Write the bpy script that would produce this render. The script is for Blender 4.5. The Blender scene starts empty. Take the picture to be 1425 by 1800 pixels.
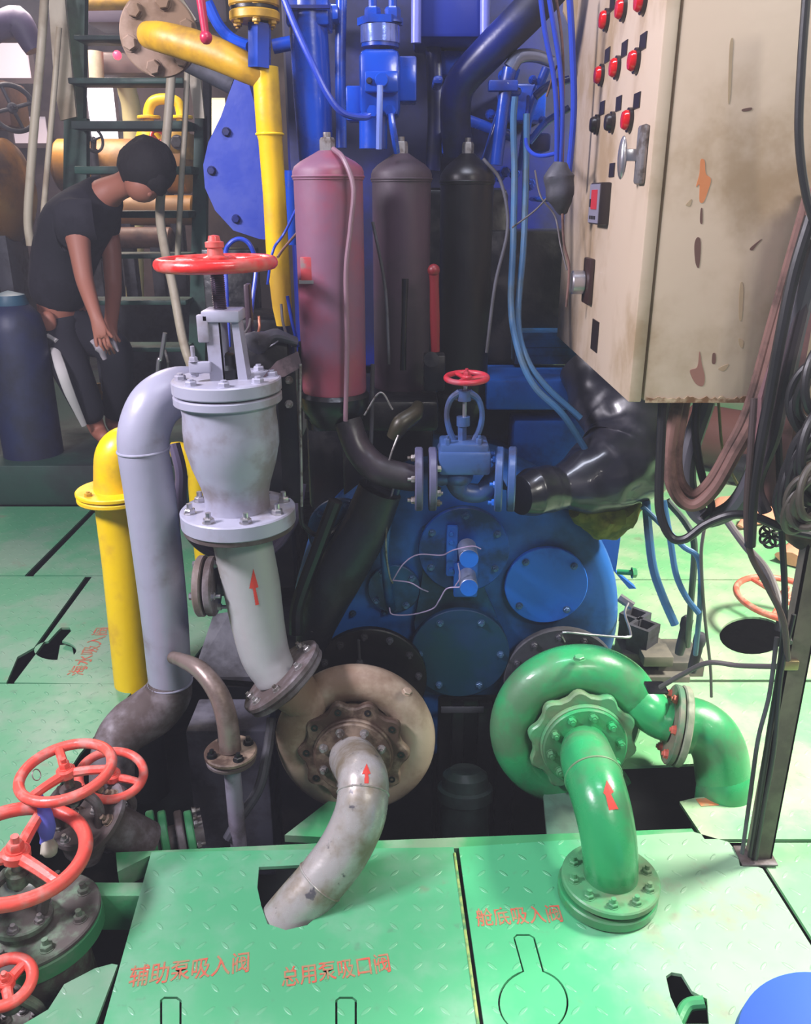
import bpy, bmesh, math, random
from mathutils import Vector, Matrix, noise
from mathutils.bvhtree import BVHTree
random.seed(7)
SC = bpy.context.scene
COL = SC.collection
PI = math.pi
# ---------------------------------------------------------------- camera
TH = math.radians(20.5); FPX = 1480.0; CH = 1.4
CAM = Vector((0, 0, CH))
cd = bpy.data.cameras.new('camera'); cam = bpy.data.objects.new('camera', cd); COL.objects.link(cam)
cam.location = CAM; cam.rotation_euler = (PI/2 - TH, 0, 0)
cd.sensor_fit = 'HORIZONTAL'; cd.sensor_width = 36; cd.lens = 36*FPX/1425; cd.clip_start = 0.05; cd.clip_end = 60
SC.camera = cam
SC.view_settings.view_transform = 'Standard'; SC.view_settings.look = 'None'
SC.view_settings.gamma = 1; SC.view_settings.use_curve_mapping = False
SC.view_settings.exposure = 0.18
# ---------------------------------------------------------------- light
W = bpy.data.worlds.new('engine_room_air'); SC.world = W; W.use_nodes = True
W.node_tree.nodes['Background'].inputs[0].default_value = (0.46, 0.50, 0.86, 1)
W.node_tree.nodes['Background'].inputs[1].default_value = 0.15
def area(name, loc, target, size, power, col):
    l = bpy.data.lights.new(name, 'AREA'); l.shape = 'RECTANGLE'; l.size = size[0]; l.size_y = size[1]
    l.energy = power; l.color = col
    o = bpy.data.objects.new(name, l); COL.objects.link(o); o.location = loc
    o.rotation_euler = (Vector(target) - Vector(loc)).to_track_quat('-Z', 'Y').to_euler(); return o
area('ceiling_lamp_left', (-2.1, 0.9, 2.5), (-0.4, 1.9, 0.7), (0.7, 0.4), 125, (0.94, 0.88, 1.0))
area('ceiling_lamp_right', (2.35, 2.0, 2.65), (1.1, 2.0, 0.0), (0.7, 0.5), 250, (1.0, 0.97, 0.86))
area('ceiling_lamp_near', (1.3, -0.5, 2.6), (0.75, 1.0, 0.0), (0.9, 0.5), 36, (1.0, 0.96, 0.9))
area('ceiling_lamp_background', (-2.4, 6.0, 3.1), (-2.2, 6.0, 0.5), (1.6, 0.9), 110, (1.0, 0.86, 0.78))
area('ceiling_lamp_engine', (0.0, 1.3, 3.2), (0.1, 2.6, 1.9), (0.9, 0.3), 28, (0.78, 0.82, 1.0))

# ---------------------------------------------------------------- pixel helpers
def ray(px, py):
    a = (px-712.5)/FPX; b = (py-900)/FPX
    return Vector((a, math.cos(TH) - b*math.sin(TH), -math.sin(TH) - b*math.cos(TH)))
def PY(px, py, Y):
    d = ray(px, py); return CAM + d*(Y/d.y)
def PZ(px, py, z=0.0):
    d = ray(px, py); return CAM + d*((z-CH)/d.z)
def PX(px, py, X):
    d = ray(px, py); return CAM + d*(X/d.x)
def dep(p):
    v = Vector(p)-CAM; return v.y*math.cos(TH) - v.z*math.sin(TH)
def SZ(n, p): return n*dep(p)/FPX
def VF(px, py):
    T = -ray(px, py).normalized(); R = Vector((1, 0, 0)); R = (R - T*R.dot(T)).normalized(); U = T.cross(R)
    return R, U, T
def view_vec(px, py, r, u, t):
    R, U, T = VF(px, py); return (R*r + U*u + T*t).normalized()
Z = Vector((0, 0, 1)); X = Vector((1, 0, 0)); Yv = Vector((0, 1, 0))

# ---------------------------------------------------------------- materials
def lin(c):
    return tuple((v/255/12.92 if v/255 <= 0.04045 else ((v/255+0.055)/1.055)**2.4) for v in c) + (1,)
MATS = {}
class NT:
    def __init__(s, m): s.t = m.node_tree; s.n = s.t.nodes; s.l = s.t.links
    def new(s, typ, **kw):
        n = s.n.new(typ)
        for k, v in kw.items(): setattr(n, k, v)
        return n
    def m(s, op, a, b=None, c=None):
        n = s.n.new('ShaderNodeMath'); n.operation = op
        for i, v in enumerate((a, b, c)):
            if v is None: continue
            if isinstance(v, (int, float)): n.inputs[i].default_value = v
            else: s.l.new(v, n.inputs[i])
        return n.outputs[0]
    def mix(s, f, a, b):
        n = s.n.new('ShaderNodeMix'); n.data_type = 'RGBA'
        if isinstance(f, (int, float)): n.inputs[0].default_value = f
        else: s.l.new(f, n.inputs[0])
        for i, v in ((6, a), (7, b)):
            if isinstance(v, tuple): n.inputs[i].default_value = v
            else: s.l.new(v, n.inputs[i])
        return n.outputs[2]
    def noise(s, scale, detail=4, rough=0.55, vec=None):
        n = s.n.new('ShaderNodeTexNoise'); n.inputs['Scale'].default_value = scale
        n.inputs['Detail'].default_value = detail; n.inputs['Roughness'].default_value = rough
        if vec is None:
            g = s.n.new('ShaderNodeNewGeometry'); vec = g.outputs['Position']
        s.l.new(vec, n.inputs['Vector']); return n.outputs['Fac']
    def ramp(s, f, lo, hi):
        n = s.n.new('ShaderNodeMapRange'); n.interpolation_type = 'SMOOTHSTEP'
        s.l.new(f, n.inputs[0]); n.inputs[1].default_value = lo; n.inputs[2].default_value = hi; return n.outputs[0]
def mat(name, col, rough=0.4, metal=0.0, dirt=None, damt=0.5, dscale=9, bump=0.15, bscale=40, emit=0, spec=0.5, coat=0.0, wear=None):
    if name in MATS: return MATS[name]
    m = bpy.data.materials.new(name); m.use_nodes = True; t = NT(m); b = t.n['Principled BSDF']
    b.inputs['Roughness'].default_value = rough; b.inputs['Metallic'].default_value = metal
    b.inputs['Specular IOR Level'].default_value = spec; b.inputs['Coat Weight'].default_value = coat
    c = lin(col)
    if dirt:
        f = t.ramp(t.noise(dscale, 6, 0.6), 0.62-damt*0.35, 0.78-damt*0.25)
        o = t.mix(f, c, lin(dirt))
        if wear:
            f2 = t.ramp(t.noise(dscale*3.3, 5, 0.6), 0.62, 0.68); o = t.mix(f2, o, lin(wear))
        t.l.new(o, b.inputs['Base Color'])
        r = t.m('ADD', t.m('MULTIPLY', f, 0.25), rough); t.l.new(r, b.inputs['Roughness'])
    else: b.inputs['Base Color'].default_value = c
    if bump:
        bn = t.new('ShaderNodeBump'); bn.inputs['Strength'].default_value = bump; bn.inputs['Distance'].default_value = 0.004
        t.l.new(t.noise(bscale, 3, 0.5), bn.inputs['Height']); t.l.new(bn.outputs[0], b.inputs['Normal'])
    if emit:
        b.inputs['Emission Color'].default_value = c; b.inputs['Emission Strength'].default_value = emit
    MATS[name] = m; return m
def deck_mat(name, col, worn, wamt, tread=0.45, cell=0.048, path=None):
    m = bpy.data.materials.new(name); m.use_nodes = True; t = NT(m); b = t.n['Principled BSDF']
    g = t.new('ShaderNodeNewGeometry'); sep = t.new('ShaderNodeSeparateXYZ'); t.l.new(g.outputs['Position'], sep.inputs[0])
    x = t.m('DIVIDE', sep.outputs[0], cell); y = t.m('DIVIDE', sep.outputs[1], cell)
    ix = t.m('FLOOR', x); iy = t.m('FLOOR', y)
    fx = t.m('SUBTRACT', t.m('SUBTRACT', x, ix), 0.5); fy = t.m('SUBTRACT', t.m('SUBTRACT', y, iy), 0.5)
    par = t.m('FLOORED_MODULO', t.m('ADD', ix, iy), 2.0); s = t.m('SUBTRACT', t.m('MULTIPLY', par, 2), 1)
    u = t.m('ADD', fx, t.m('MULTIPLY', s, fy)); v = t.m('SUBTRACT', fx, t.m('MULTIPLY', s, fy))
    e = t.m('ADD', t.m('POWER', t.m('ABSOLUTE', t.m('DIVIDE', u, 0.40)), 2.0), t.m('POWER', t.m('ABSOLUTE', t.m('DIVIDE', v, 0.12)), 2.0))
    h = t.m('SUBTRACT', 1.0, t.ramp(e, 0.3, 1.0))
    n1 = t.noise(2.6, 7, 0.62); n2 = t.noise(24, 5, 0.65); n3 = t.noise(5.5, 6, 0.6)
    f = t.m('MULTIPLY', t.ramp(n1, 0.62-0.25*wamt, 0.80-0.2*wamt), 0.75)
    o = t.mix(f, lin(col), lin(worn))
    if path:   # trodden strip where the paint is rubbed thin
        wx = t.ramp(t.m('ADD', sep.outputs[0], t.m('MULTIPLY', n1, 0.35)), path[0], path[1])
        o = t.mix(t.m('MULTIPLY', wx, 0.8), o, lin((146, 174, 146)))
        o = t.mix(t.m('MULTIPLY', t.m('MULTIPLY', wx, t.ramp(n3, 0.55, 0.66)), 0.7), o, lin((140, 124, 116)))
    o = t.mix(t.m('MULTIPLY', t.ramp(n2, 0.60, 0.72), 0.35), o, lin((90, 105, 95)))
    o = t.mix(t.m('MULTIPLY', t.ramp(n3, 0.64, 0.72), 0.45), o, lin((128, 112, 100)))
    o = t.mix(t.m('MULTIPLY', h, 0.06), o, lin((205, 225, 205)))  # pale tint on the raised treads paints in their glint
    t.l.new(o, b.inputs['Base Color'])
    t.l.new(t.m('ADD', t.m('MULTIPLY', n2, 0.3), 0.22), b.inputs['Roughness'])
    bn = t.new('ShaderNodeBump'); bn.inputs['Strength'].default_value = tread; bn.inputs['Distance'].default_value = 0.0025
    t.l.new(t.m('ADD', h, t.m('MULTIPLY', n3, 0.8)), bn.inputs['Height']); t.l.new(bn.outputs[0], b.inputs['Normal'])
    MATS[name] = m; return m
GREYP = mat('grey_pipe_paint', (150, 150, 168), 0.36, dirt=(112, 104, 104), damt=0.35, dscale=5, bump=0.22, bscale=26)
GREYD = mat('dirty_grey_paint', (122, 114, 120), 0.5, dirt=(74, 62, 60), damt=0.8, dscale=9, bump=0.3)
RUST = mat('rusty_grey_paint', (172, 154, 136), 0.34, dirt=(124, 100, 82), damt=0.6, dscale=5, bump=0.3, bscale=30)
RUSTC = mat('rusty_grey_cover', (136, 118, 102), 0.42, dirt=(66, 48, 38), damt=0.8, dscale=14, bump=0.35)
SILV = mat('silver_pipe_paint', (176, 172, 170), 0.26, 0.25, dirt=(128, 116, 98), damt=0.45, dscale=7, bump=0.35, bscale=22, wear=(95, 92, 98))
GRN = mat('green_pump_paint', (46, 150, 92), 0.27, dirt=(74, 118, 82), damt=0.6, dscale=6, bump=0.25, bscale=28, coat=0.2)
GRNW = mat('green_worn_paint', (78, 146, 100), 0.38, dirt=(98, 124, 90), damt=0.5, dscale=11, bump=0.3)
YEL = mat('yellow_pipe_paint', (240, 200, 12), 0.35, dirt=(214, 170, 40), damt=0.4, dscale=6, bump=0.25, bscale=30)
YELD = mat('dark_yellow_paint', (196, 150, 34), 0.4, dirt=(130, 96, 34), damt=0.7, dscale=5, bump=0.2)
RED = mat('red_wheel_paint', (214, 44, 42), 0.3, dirt=(196, 92, 84), damt=0.5, dscale=18, bump=0.25, bscale=60, coat=0.2)
REDW = mat('worn_red_wheel_paint', (232, 88, 76), 0.36, dirt=(206, 128, 118), damt=0.45, dscale=22, bump=0.3, bscale=60)
REDP = mat('stencil_red_paint', (205, 58, 46), 0.6, bump=0)
REDF = mat('faded_stencil_red_paint', (190, 84, 66), 0.7, dirt=(150, 124, 92), damt=0.7, dscale=45, bump=0)
BLUE = mat('engine_blue_paint', (14, 66, 172), 0.22, dirt=(12, 34, 104), damt=0.5, dscale=5, bump=0.2, bscale=24, coat=0.25)
BLUL = mat('light_engine_blue_paint', (26, 96, 190), 0.38, dirt=(16, 66, 132), damt=0.35, dscale=6, bump=0.15)
TEAL = mat('oily_teal_blue_paint', (18, 72, 124), 0.34, dirt=(10, 38, 58), damt=0.7, dscale=5, bump=0.2)
NAVY = mat('dark_blue_paint', (12, 28, 100), 0.35, dirt=(8, 14, 48), damt=0.7, dscale=4, bump=0.2)
BLK = mat('oily_black_metal', (14, 15, 20), 0.3, 0.1, dirt=(24, 22, 24), damt=0.5, dscale=10, bump=0.4, bscale=30)
BLKR = mat('black_cable_rubber', (30, 29, 32), 0.42, bump=0.1)
GREYR = mat('grey_cable_rubber', (84, 78, 80), 0.5, bump=0.1)
BRNR = mat('dusty_brown_cable', (118, 84, 76), 0.7, dirt=(82, 60, 54), damt=0.5, dscale=14, bump=0.3)
BLUR = mat('blue_hose_rubber', (56, 98, 138), 0.35, dirt=(62, 88, 108), damt=0.4, dscale=10, bump=0.1)
BLUH = mat('deep_blue_hose_rubber', (34, 62, 170), 0.32, bump=0.1)
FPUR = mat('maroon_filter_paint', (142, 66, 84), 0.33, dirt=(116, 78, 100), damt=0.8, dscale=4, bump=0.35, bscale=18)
FPUD = mat('shaded_maroon_filter_paint', (66, 48, 62), 0.4, dirt=(50, 38, 48), damt=0.7, dscale=4, bump=0.3, bscale=18)  # maroon darkened to put the middle filter's shade into its colour
FBLK = mat('shade_black_filter_paint', (20, 16, 20), 0.33, dirt=(22, 20, 24), damt=0.6, dscale=4, bump=0.3, bscale=18)  # near-black carries the deep shade on the farthest filter
CREAM = mat('cream_rail_paint', (196, 184, 160), 0.45, dirt=(168, 152, 128), damt=0.5, dscale=5, bump=0.15)
LGRN = mat('dark_green_ladder_paint', (44, 82, 70), 0.45, dirt=(40, 52, 50), damt=0.6, dscale=4, bump=0.2)
STEEL = mat('bright_steel', (190, 188, 192), 0.28, 0.85, bump=0.1)
ZINC = mat('dull_zinc', (150, 146, 146), 0.42, 0.6, dirt=(90, 80, 74), damt=0.5, dscale=30, bump=0.2)
CHAR = mat('charcoal_paint', (66, 66, 76), 0.55, dirt=(40, 38, 42), damt=0.6, dscale=6, bump=0.25)
PIT = mat('bilge_black', (26, 28, 32), 0.5, dirt=(36, 44, 42), damt=0.5, dscale=5, bump=0.3)
DECK = deck_mat('green_tread_plate', (78, 160, 114), (126, 166, 142), 0.6)
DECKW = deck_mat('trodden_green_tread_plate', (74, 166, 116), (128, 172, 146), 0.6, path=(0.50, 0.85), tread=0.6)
DECKR = deck_mat('pale_worn_green_tread_plate', (116, 180, 126), (176, 188, 158), 0.9)
DECKL = deck_mat('worn_green_tread_plate', (82, 150, 110), (128, 152, 132), 0.8)
DECKS = mat('smooth_green_deck_paint', (66, 148, 96), 0.38, dirt=(118, 150, 122), damt=0.5, dscale=5, bump=0.2)

# ---------------------------------------------------------------- mesh building
class G:
    def __init__(s): s.v = []; s.f = []
    def add(s, vs, fs):
        o = len(s.v); s.v += [Vector(v) for v in vs]; s.f += [tuple(i+o for i in f) for f in fs]; return s
    def box(s, c, h, M=None):
        c = Vector(c); vs = []
        for x in (-1, 1):
            for y in (-1, 1):
                for z in (-1, 1):
                    d = Vector((x*h[0], y*h[1], z*h[2]))
                    if M is not None: d = M @ d
                    vs.append(c+d)
        return s.add(vs, [(0, 1, 3, 2), (4, 6, 7, 5), (0, 4, 5, 1), (2, 3, 7, 6), (0, 2, 6, 4), (1, 5, 7, 3)])
    def bb(s, a, b, bev=0.0):
        a = Vector(a); b = Vector(b); lo = Vector((min(a[i], b[i]) for i in range(3))); hi = Vector((max(a[i], b[i]) for i in range(3)))
        if bev <= 0: return s.box((lo+hi)/2, (hi-lo)/2)
        bm = bmesh.new(); bmesh.ops.create_cube(bm, size=1)
        for v in bm.verts: v.co = Vector(((lo[i]+hi[i])/2 + v.co[i]*(hi[i]-lo[i]) for i in range(3)))
        bmesh.ops.bevel(bm, geom=bm.edges[:], offset=bev, segments=2, affect='EDGES', profile=0.5)
        bm.verts.ensure_lookup_table(); s.add([v.co.copy() for v in bm.verts], [[v.index for v in f.verts] for f in bm.faces]); bm.free(); return s
    def lathe(s, prof, o, ax, seg=32, scal=None):
        o = Vector(o); ax = Vector(ax).normalized(); q = ax.to_track_quat('Z', 'Y').to_matrix()
        vs = []; fs = []; n = len(prof)
        for i, (r, h) in enumerate(prof):
            for k in range(seg):
                a = 2*PI*k/seg; rr = r*(scal(a, i) if scal else 1)
                vs.append(o + q @ Vector((rr*math.cos(a), rr*math.sin(a), h)))
        for i in range(n-1):
            for k in range(seg):
                k2 = (k+1) % seg; fs.append((i*seg+k, i*seg+k2, (i+1)*seg+k2, (i+1)*seg+k))
        if prof[0][0] > 1e-5: fs.append(tuple(range(seg-1, -1, -1)))
        if prof[-1][0] > 1e-5: fs.append(tuple((n-1)*seg+k for k in range(seg)))
        return s.add(vs, fs)
    def ring(s, o, ax, r0, r1, h, seg=40):
        o = Vector(o); ax = Vector(ax).normalized(); q = ax.to_track_quat('Z', 'Y').to_matrix(); vs = []; fs = []
        P = [(r0, 0), (r1, 0), (r1, h), (r0, h)]
        for r, z in P:
            for k in range(seg):
                a = 2*PI*k/seg; vs.append(o + q @ Vector((r*math.cos(a), r*math.sin(a), z)))
        for i in range(4):
            j = (i+1) % 4
            for k in range(seg):
                k2 = (k+1) % seg; fs.append((i*seg+k, i*seg+k2, j*seg+k2, j*seg+k))
        return s.add(vs, fs)
    def cyl(s, a, b, r0, r1=None, seg=20, bev=0):
        a = Vector(a); b = Vector(b); L = (b-a).length; r1 = r0 if r1 is None else r1
        if bev: return s.lathe([(r0-bev, 0), (r0, bev), (r1, L-bev), (r1-bev, L)], a, b-a, seg)
        return s.lathe([(r0, 0), (r1, L)], a, b-a, seg)
    def torus(s, c, ax, R, r, seg=48, ms=12, sy=1.0):
        c = Vector(c); q = Vector(ax).normalized().to_track_quat('Z', 'Y').to_matrix(); vs = []; fs = []
        for i in range(seg):
            a = 2*PI*i/seg
            for k in range(ms):
                b = 2*PI*k/ms; rr = R + r*math.cos(b)
                vs.append(c + q @ Vector((rr*math.cos(a), rr*math.sin(a), r*sy*math.sin(b))))
        for i in range(seg):
            for k in range(ms):
                i2 = (i+1) % seg; k2 = (k+1) % ms; fs.append((i*ms+k, i2*ms+k, i2*ms+k2, i*ms+k2))
        return s.add(vs, fs)
    def tube(s, pts, r, seg=14, smooth=True, sub=6, cap=True, wob=0, flat=1.0, wf=14):
        pts = [Vector(p) for p in pts]; n = len(pts); rs = list(r) if isinstance(r, (list, tuple)) else [r]*n
        P = []; Rr = []
        if smooth and n > 2:
            for i in range(n-1):
                p0 = pts[i-1] if i else pts[0]*2-pts[1]; p1 = pts[i]; p2 = pts[i+1]; p3 = pts[i+2] if i+2 < n else pts[-1]*2-pts[-2]
                for k in range(sub):
                    t = k/sub; P.append(0.5*((2*p1)+(p2-p0)*t+(2*p0-5*p1+4*p2-p3)*t*t+(3*p1-p0-3*p2+p3)*t**3)); Rr.append(rs[i]*(1-t)+rs[i+1]*t)
            P.append(pts[-1]); Rr.append(rs[-1])
        else: P = pts; Rr = rs
        T = []
        for i in range(len(P)):
            a = P[max(i-1, 0)]; b = P[min(i+1, len(P)-1)]; T.append((b-a).normalized())
        up = Vector((0, 0, 1)) if abs(T[0].z) < 0.9 else Vector((0, 1, 0))
        N = (up - T[0]*up.dot(T[0])).normalized(); vs = []; fs = []
        for i in range(len(P)):
            if i:
                N = N - T[i]*N.dot(T[i])
                N = N.normalized() if N.length > 1e-6 else T[i].orthogonal().normalized()
            B = T[i].cross(N)
            for k in range(seg):
                a = 2*PI*k/seg; rr = Rr[i]
                d = N*math.cos(a)*flat + B*math.sin(a)
                if wob: rr *= 1 + wob*noise.noise((P[i]+d*Rr[i])*wf) + wob*0.6*noise.noise((P[i]+d*Rr[i])*wf*2.6)
                vs.append(P[i] + d*rr)
        m = len(P)
        for i in range(m-1):
            for k in range(seg):
                k2 = (k+1) % seg; fs.append((i*seg+k, i*seg+k2, (i+1)*seg+k2, (i+1)*seg+k))
        if cap: fs.append(tuple(range(seg-1, -1, -1))); fs.append(tuple((m-1)*seg+k for k in range(seg)))
        return s.add(vs, fs)
    def prism(s, poly, ext):
        n = len(poly); ext = Vector(ext); a = [Vector(p) for p in poly]
        fs = [tuple(range(n)), tuple(range(2*n-1, n-1, -1))] + [(i, i+n, (i+1) % n+n, (i+1) % n) for i in range(n)]
        return s.add(a+[p+ext for p in a], fs)
    def ball(s, c, r, seg=16, sc=(1, 1, 1), M=None):
        vs = []; fs = []; rings = seg//2; c = Vector(c)
        for i in range(rings+1):
            ph = PI*i/rings
            for k in range(seg):
                a = 2*PI*k/seg; d = Vector((math.sin(ph)*math.cos(a)*sc[0], math.sin(ph)*math.sin(a)*sc[1], math.cos(ph)*sc[2]))*r
                vs.append(c + (M @ d if M is not None else d))
        for i in range(rings):
            for k in range(seg): k2 = (k+1) % seg; fs.append((i*seg+k, (i+1)*seg+k, (i+1)*seg+k2, i*seg+k2))
        return s.add(vs, fs)
    def hexb(s, p, ax, w, h, stud=0.0, rot=0.0):
        p = Vector(p); ax = Vector(ax).normalized()
        q = ax.to_track_quat('Z', 'Y').to_matrix() @ Matrix.Rotation(rot, 3, 'Z')
        vs = []
        for z, k in ((0, 1), (h*0.82, 1), (h, 0.84)):
            for i in range(6): a = PI*i/3; vs.append(p + q @ Vector((w*k*math.cos(a), w*k*math.sin(a), z)))
        fs = [tuple(range(5, -1, -1)), tuple(range(12, 18))]
        for j in (0, 6):
            for i in range(6): i2 = (i+1) % 6; fs.append((j+i, j+i2, j+6+i2, j+6+i))
        s.add(vs, fs)
        s.ring(p, ax, w*0.2, w*1.18, h*0.14, 12)
        if stud: s.cyl(p, p+ax*(h+stud), w*0.5, seg=10)
        return s
BASE = {}
def mesh_of(name, g, smooth=35):
    me = bpy.data.meshes.new(name); me.from_pydata([tuple(v) for v in g.v], [], g.f)
    bm = bmesh.new(); bm.from_mesh(me); bmesh.ops.remove_doubles(bm, verts=bm.verts, dist=1e-6)
    bmesh.ops.recalc_face_normals(bm, faces=bm.faces); bm.to_mesh(me); bm.free()
    if smooth:
        me.polygons.foreach_set('use_smooth', [True]*len(me.polygons)); me.set_sharp_from_angle(angle=math.radians(smooth))
    return me
def tag(o, label=None, cat=None, group=None, kind=None):
    if label: o['label'] = label
    if cat: o['category'] = cat
    if group: o['group'] = group
    if kind: o['kind'] = kind
    return o
def thing(name, label, cat, base, group=None):
    o = bpy.data.objects.new(name, None); COL.objects.link(o); o.location = base; o.empty_display_size = 0.05
    BASE[o.name] = Vector(base); return tag(o, label, cat, group)
def part(name, g, m, parent, label=None, smooth=35):
    b = BASE[parent.name]; h = G(); h.v = [v-b for v in g.v]; h.f = g.f
    me = mesh_of(name, h, smooth); me.materials.append(m)
    o = bpy.data.objects.new(name, me); COL.objects.link(o); o.parent = parent; BASE[o.name] = b
    if label: o['label'] = label
    return o
def solo(name, g, m, label, cat, group=None, kind=None, smooth=35):
    lo = Vector((min(v[i] for v in g.v) for i in range(3))); hi = Vector((max(v[i] for v in g.v) for i in range(3)))
    b = Vector(((lo.x+hi.x)/2, (lo.y+hi.y)/2, lo.z)); h = G(); h.v = [v-b for v in g.v]; h.f = g.f
    me = mesh_of(name, h, smooth); me.materials.append(m); o = bpy.data.objects.new(name, me); COL.objects.link(o)
    o.location = b; BASE[o.name] = b; return tag(o, label, cat, group, kind)
def struct(name, g, m): return solo(name, g, m, None, None, kind='structure')
def bolts(parent, c, ax, R, n, w=0.009, h=0.009, m=None, stud=0.006, ph=0.0, name='bolt', skip=()):
    q = Vector(ax).normalized().to_track_quat('Z', 'Y').to_matrix()
    for i in range(n):
        if i in skip: continue
        a = ph + 2*PI*i/n; p = Vector(c) + q @ Vector((R*math.cos(a), R*math.sin(a), 0))
        part(name, G().hexb(p, ax, w, h, stud, rot=a*1.7), m or ZINC, parent)
def disc(c, ax, R, t, seg=40, bev=0.003):
    return G().lathe([(R-bev, 0), (R, bev), (R, t-bev), (R-bev, t)], c, ax, seg)
def flange(parent, c, ax, R, t, m, n=8, br=0.78, w=0.009, bm=None, stud=0.006, ph=0.2, back=True, name='flange'):
    """disc from c along ax (thickness t); bolts on the +ax side, nuts on the far side"""
    ax = Vector(ax).normalized(); f = part(name, disc(c, ax, R, t), m, parent)
    if n: bolts(f, Vector(c)+ax*t, ax, R*br, n, w, w*0.9, bm, stud, ph)
    return f
def wheel(parent, c, ax, R, r, m, spokes=4, hub=0.022, dish=0.02, ph=0.3, nut=True, nm=None, flat=0.75, aim=None):
    ax = Vector(ax).normalized(); c = Vector(c); q = ax.to_track_quat('Z', 'Y').to_matrix()
    if aim:   # one spoke points at this spot of the rim
        d = ray(*aim); hit = CAM + d*((c-CAM).dot(ax)/d.dot(ax)); l = q.transposed() @ (hit-c); ph = math.atan2(l.y, l.x)
    g = G().torus(c, ax, R-r, r, 56, 12)
    for i in range(spokes):
        a = ph + 2*PI*i/spokes; d = q @ Vector((math.cos(a), math.sin(a), 0))
        g.tube([c - ax*dish*0.2 + d*hub*0.6, c + d*(R*0.5) , c + d*(R-r)], [r*flat*1.1, r*flat, r*flat*0.95], 8, sub=3)
    g.lathe([(hub*0.8, -dish*0.7), (hub, -dish*0.5), (hub, dish*0.3), (hub*0.8, dish*0.5)], c, ax, 20)
    w = part('handwheel', g, m, parent)
    if nut: part('nut', G().hexb(c+ax*dish*0.5, ax, hub*0.6, hub*0.7, hub*0.5), nm or m, w)
    return w
def tp(pts):
    return [PY(p[0], p[1], p[2]) for p in pts]
def tpr(pts):
    P = tp(pts); return P, [SZ(q[3], p) for q, p in zip(pts, P)]
def cable(name, pts, rpx, m, label, cat='cable', group=None, seg=10, sub=8):
    P = tp(pts); r = SZ(rpx, P[0])
    return solo(name, G().tube(P, r, seg, sub=sub), m, label, cat, group)
def rot_about(p, c, ax, a): return Vector(c) + Matrix.Rotation(a, 3, ax) @ (Vector(p)-Vector(c))
def plate2d(name, outer, holes, z, t, m, parent=None, label=None, cat=None, kind=None):
    """flat plate with real holes, top face at z"""
    cu = bpy.data.curves.new(name, 'CURVE'); cu.dimensions = '2D'; cu.fill_mode = 'BOTH'; cu.extrude = t/2
    for poly in [outer]+list(holes):
        sp = cu.splines.new('POLY'); sp.points.add(len(poly)-1); sp.use_cyclic_u = True
        for i, p in enumerate(poly): sp.points[i].co = (p[0], p[1], 0, 1)
    tmp = bpy.data.objects.new('tmp', cu); COL.objects.link(tmp); dg = bpy.context.evaluated_depsgraph_get(); dg.update()
    me0 = bpy.data.meshes.new_from_object(tmp.evaluated_get(dg)); g = G()
    g.add([v.co + Vector((0, 0, z-t/2)) for v in me0.vertices], [tuple(p.vertices) for p in me0.polygons])
    bpy.data.objects.remove(tmp); bpy.data.meshes.remove(me0); bpy.data.curves.remove(cu)
    if parent: return part(name, g, m, parent, label, smooth=0)
    return solo(name, g, m, label, cat, kind=kind, smooth=0)
def lettering(txt, p, rotz, size, m, parent, z, sy=1.0, name='stencilled_lettering'):
    cu = bpy.data.curves.new(name, 'FONT'); cu.body = txt; cu.size = size; cu.align_x = 'LEFT'; cu.extrude = 0.0002; cu.offset = size*0.010
    tmp = bpy.data.objects.new('tmp', cu); COL.objects.link(tmp); dg = bpy.context.evaluated_depsgraph_get(); dg.update()
    me0 = bpy.data.meshes.new_from_object(tmp.evaluated_get(dg)); g = G(); c, s = math.cos(rotz), math.sin(rotz)
    g.add([Vector((p[0]+v.co.x*c-v.co.y*s*sy, p[1]+v.co.x*s+v.co.y*c*sy, z+0.0006+v.co.z)) for v in me0.vertices], [tuple(q.vertices) for q in me0.polygons])
    bpy.data.objects.remove(tmp); bpy.data.meshes.remove(me0); bpy.data.curves.remove(cu)
    if g.v: part(name, g, m, parent, smooth=0)
def paint_on(src, parent, name, polypx, m, n=14):
    """thin paint patch lying on the surface of src, outline given where the eye sees it"""
    b = BASE[src.name]; me = src.data
    bvh = BVHTree.FromPolygons([v.co+b for v in me.vertices], [tuple(p.vertices) for p in me.polygons])
    xs = [p[0] for p in polypx]; ys = [p[1] for p in polypx]; x0, x1, y0, y1 = min(xs), max(xs), min(ys), max(ys)
    def inside(x, y):
        c = False; k = len(polypx)
        for i in range(k):
            a = polypx[i]; d = polypx[(i+1) % k]
            if (a[1] > y) != (d[1] > y) and x < (d[0]-a[0])*(y-a[1])/(d[1]-a[1])+a[0]: c = not c
        return c
    nx = max(8, int((x1-x0)/0.8)); ny = max(8, int((y1-y0)/0.8)); nx = min(nx, 60); ny = min(ny, 90); idx = {}; g = G()
    def vert(i, j):
        if (i, j) in idx: return idx[(i, j)]
        d = ray(x0+(x1-x0)*i/nx, y0+(y1-y0)*j/ny).normalized(); h = bvh.ray_cast(CAM, d)
        if h[0] is None: idx[(i, j)] = None; return None
        nn = h[1]; nn = nn if nn.dot(d) < 0 else -nn
        g.v.append(h[0] + nn*0.0011); idx[(i, j)] = len(g.v)-1; return len(g.v)-1
    for i in range(nx):
        for j in range(ny):
            if inside(x0+(x1-x0)*(i+.5)/nx, y0+(y1-y0)*(j+.5)/ny):
                q = [vert(i, j), vert(i, j+1), vert(i+1, j+1), vert(i+1, j)]
                if None not in q: g.f.append(tuple(q))
    if g.f: part(name, g, m, parent, smooth=60)
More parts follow.
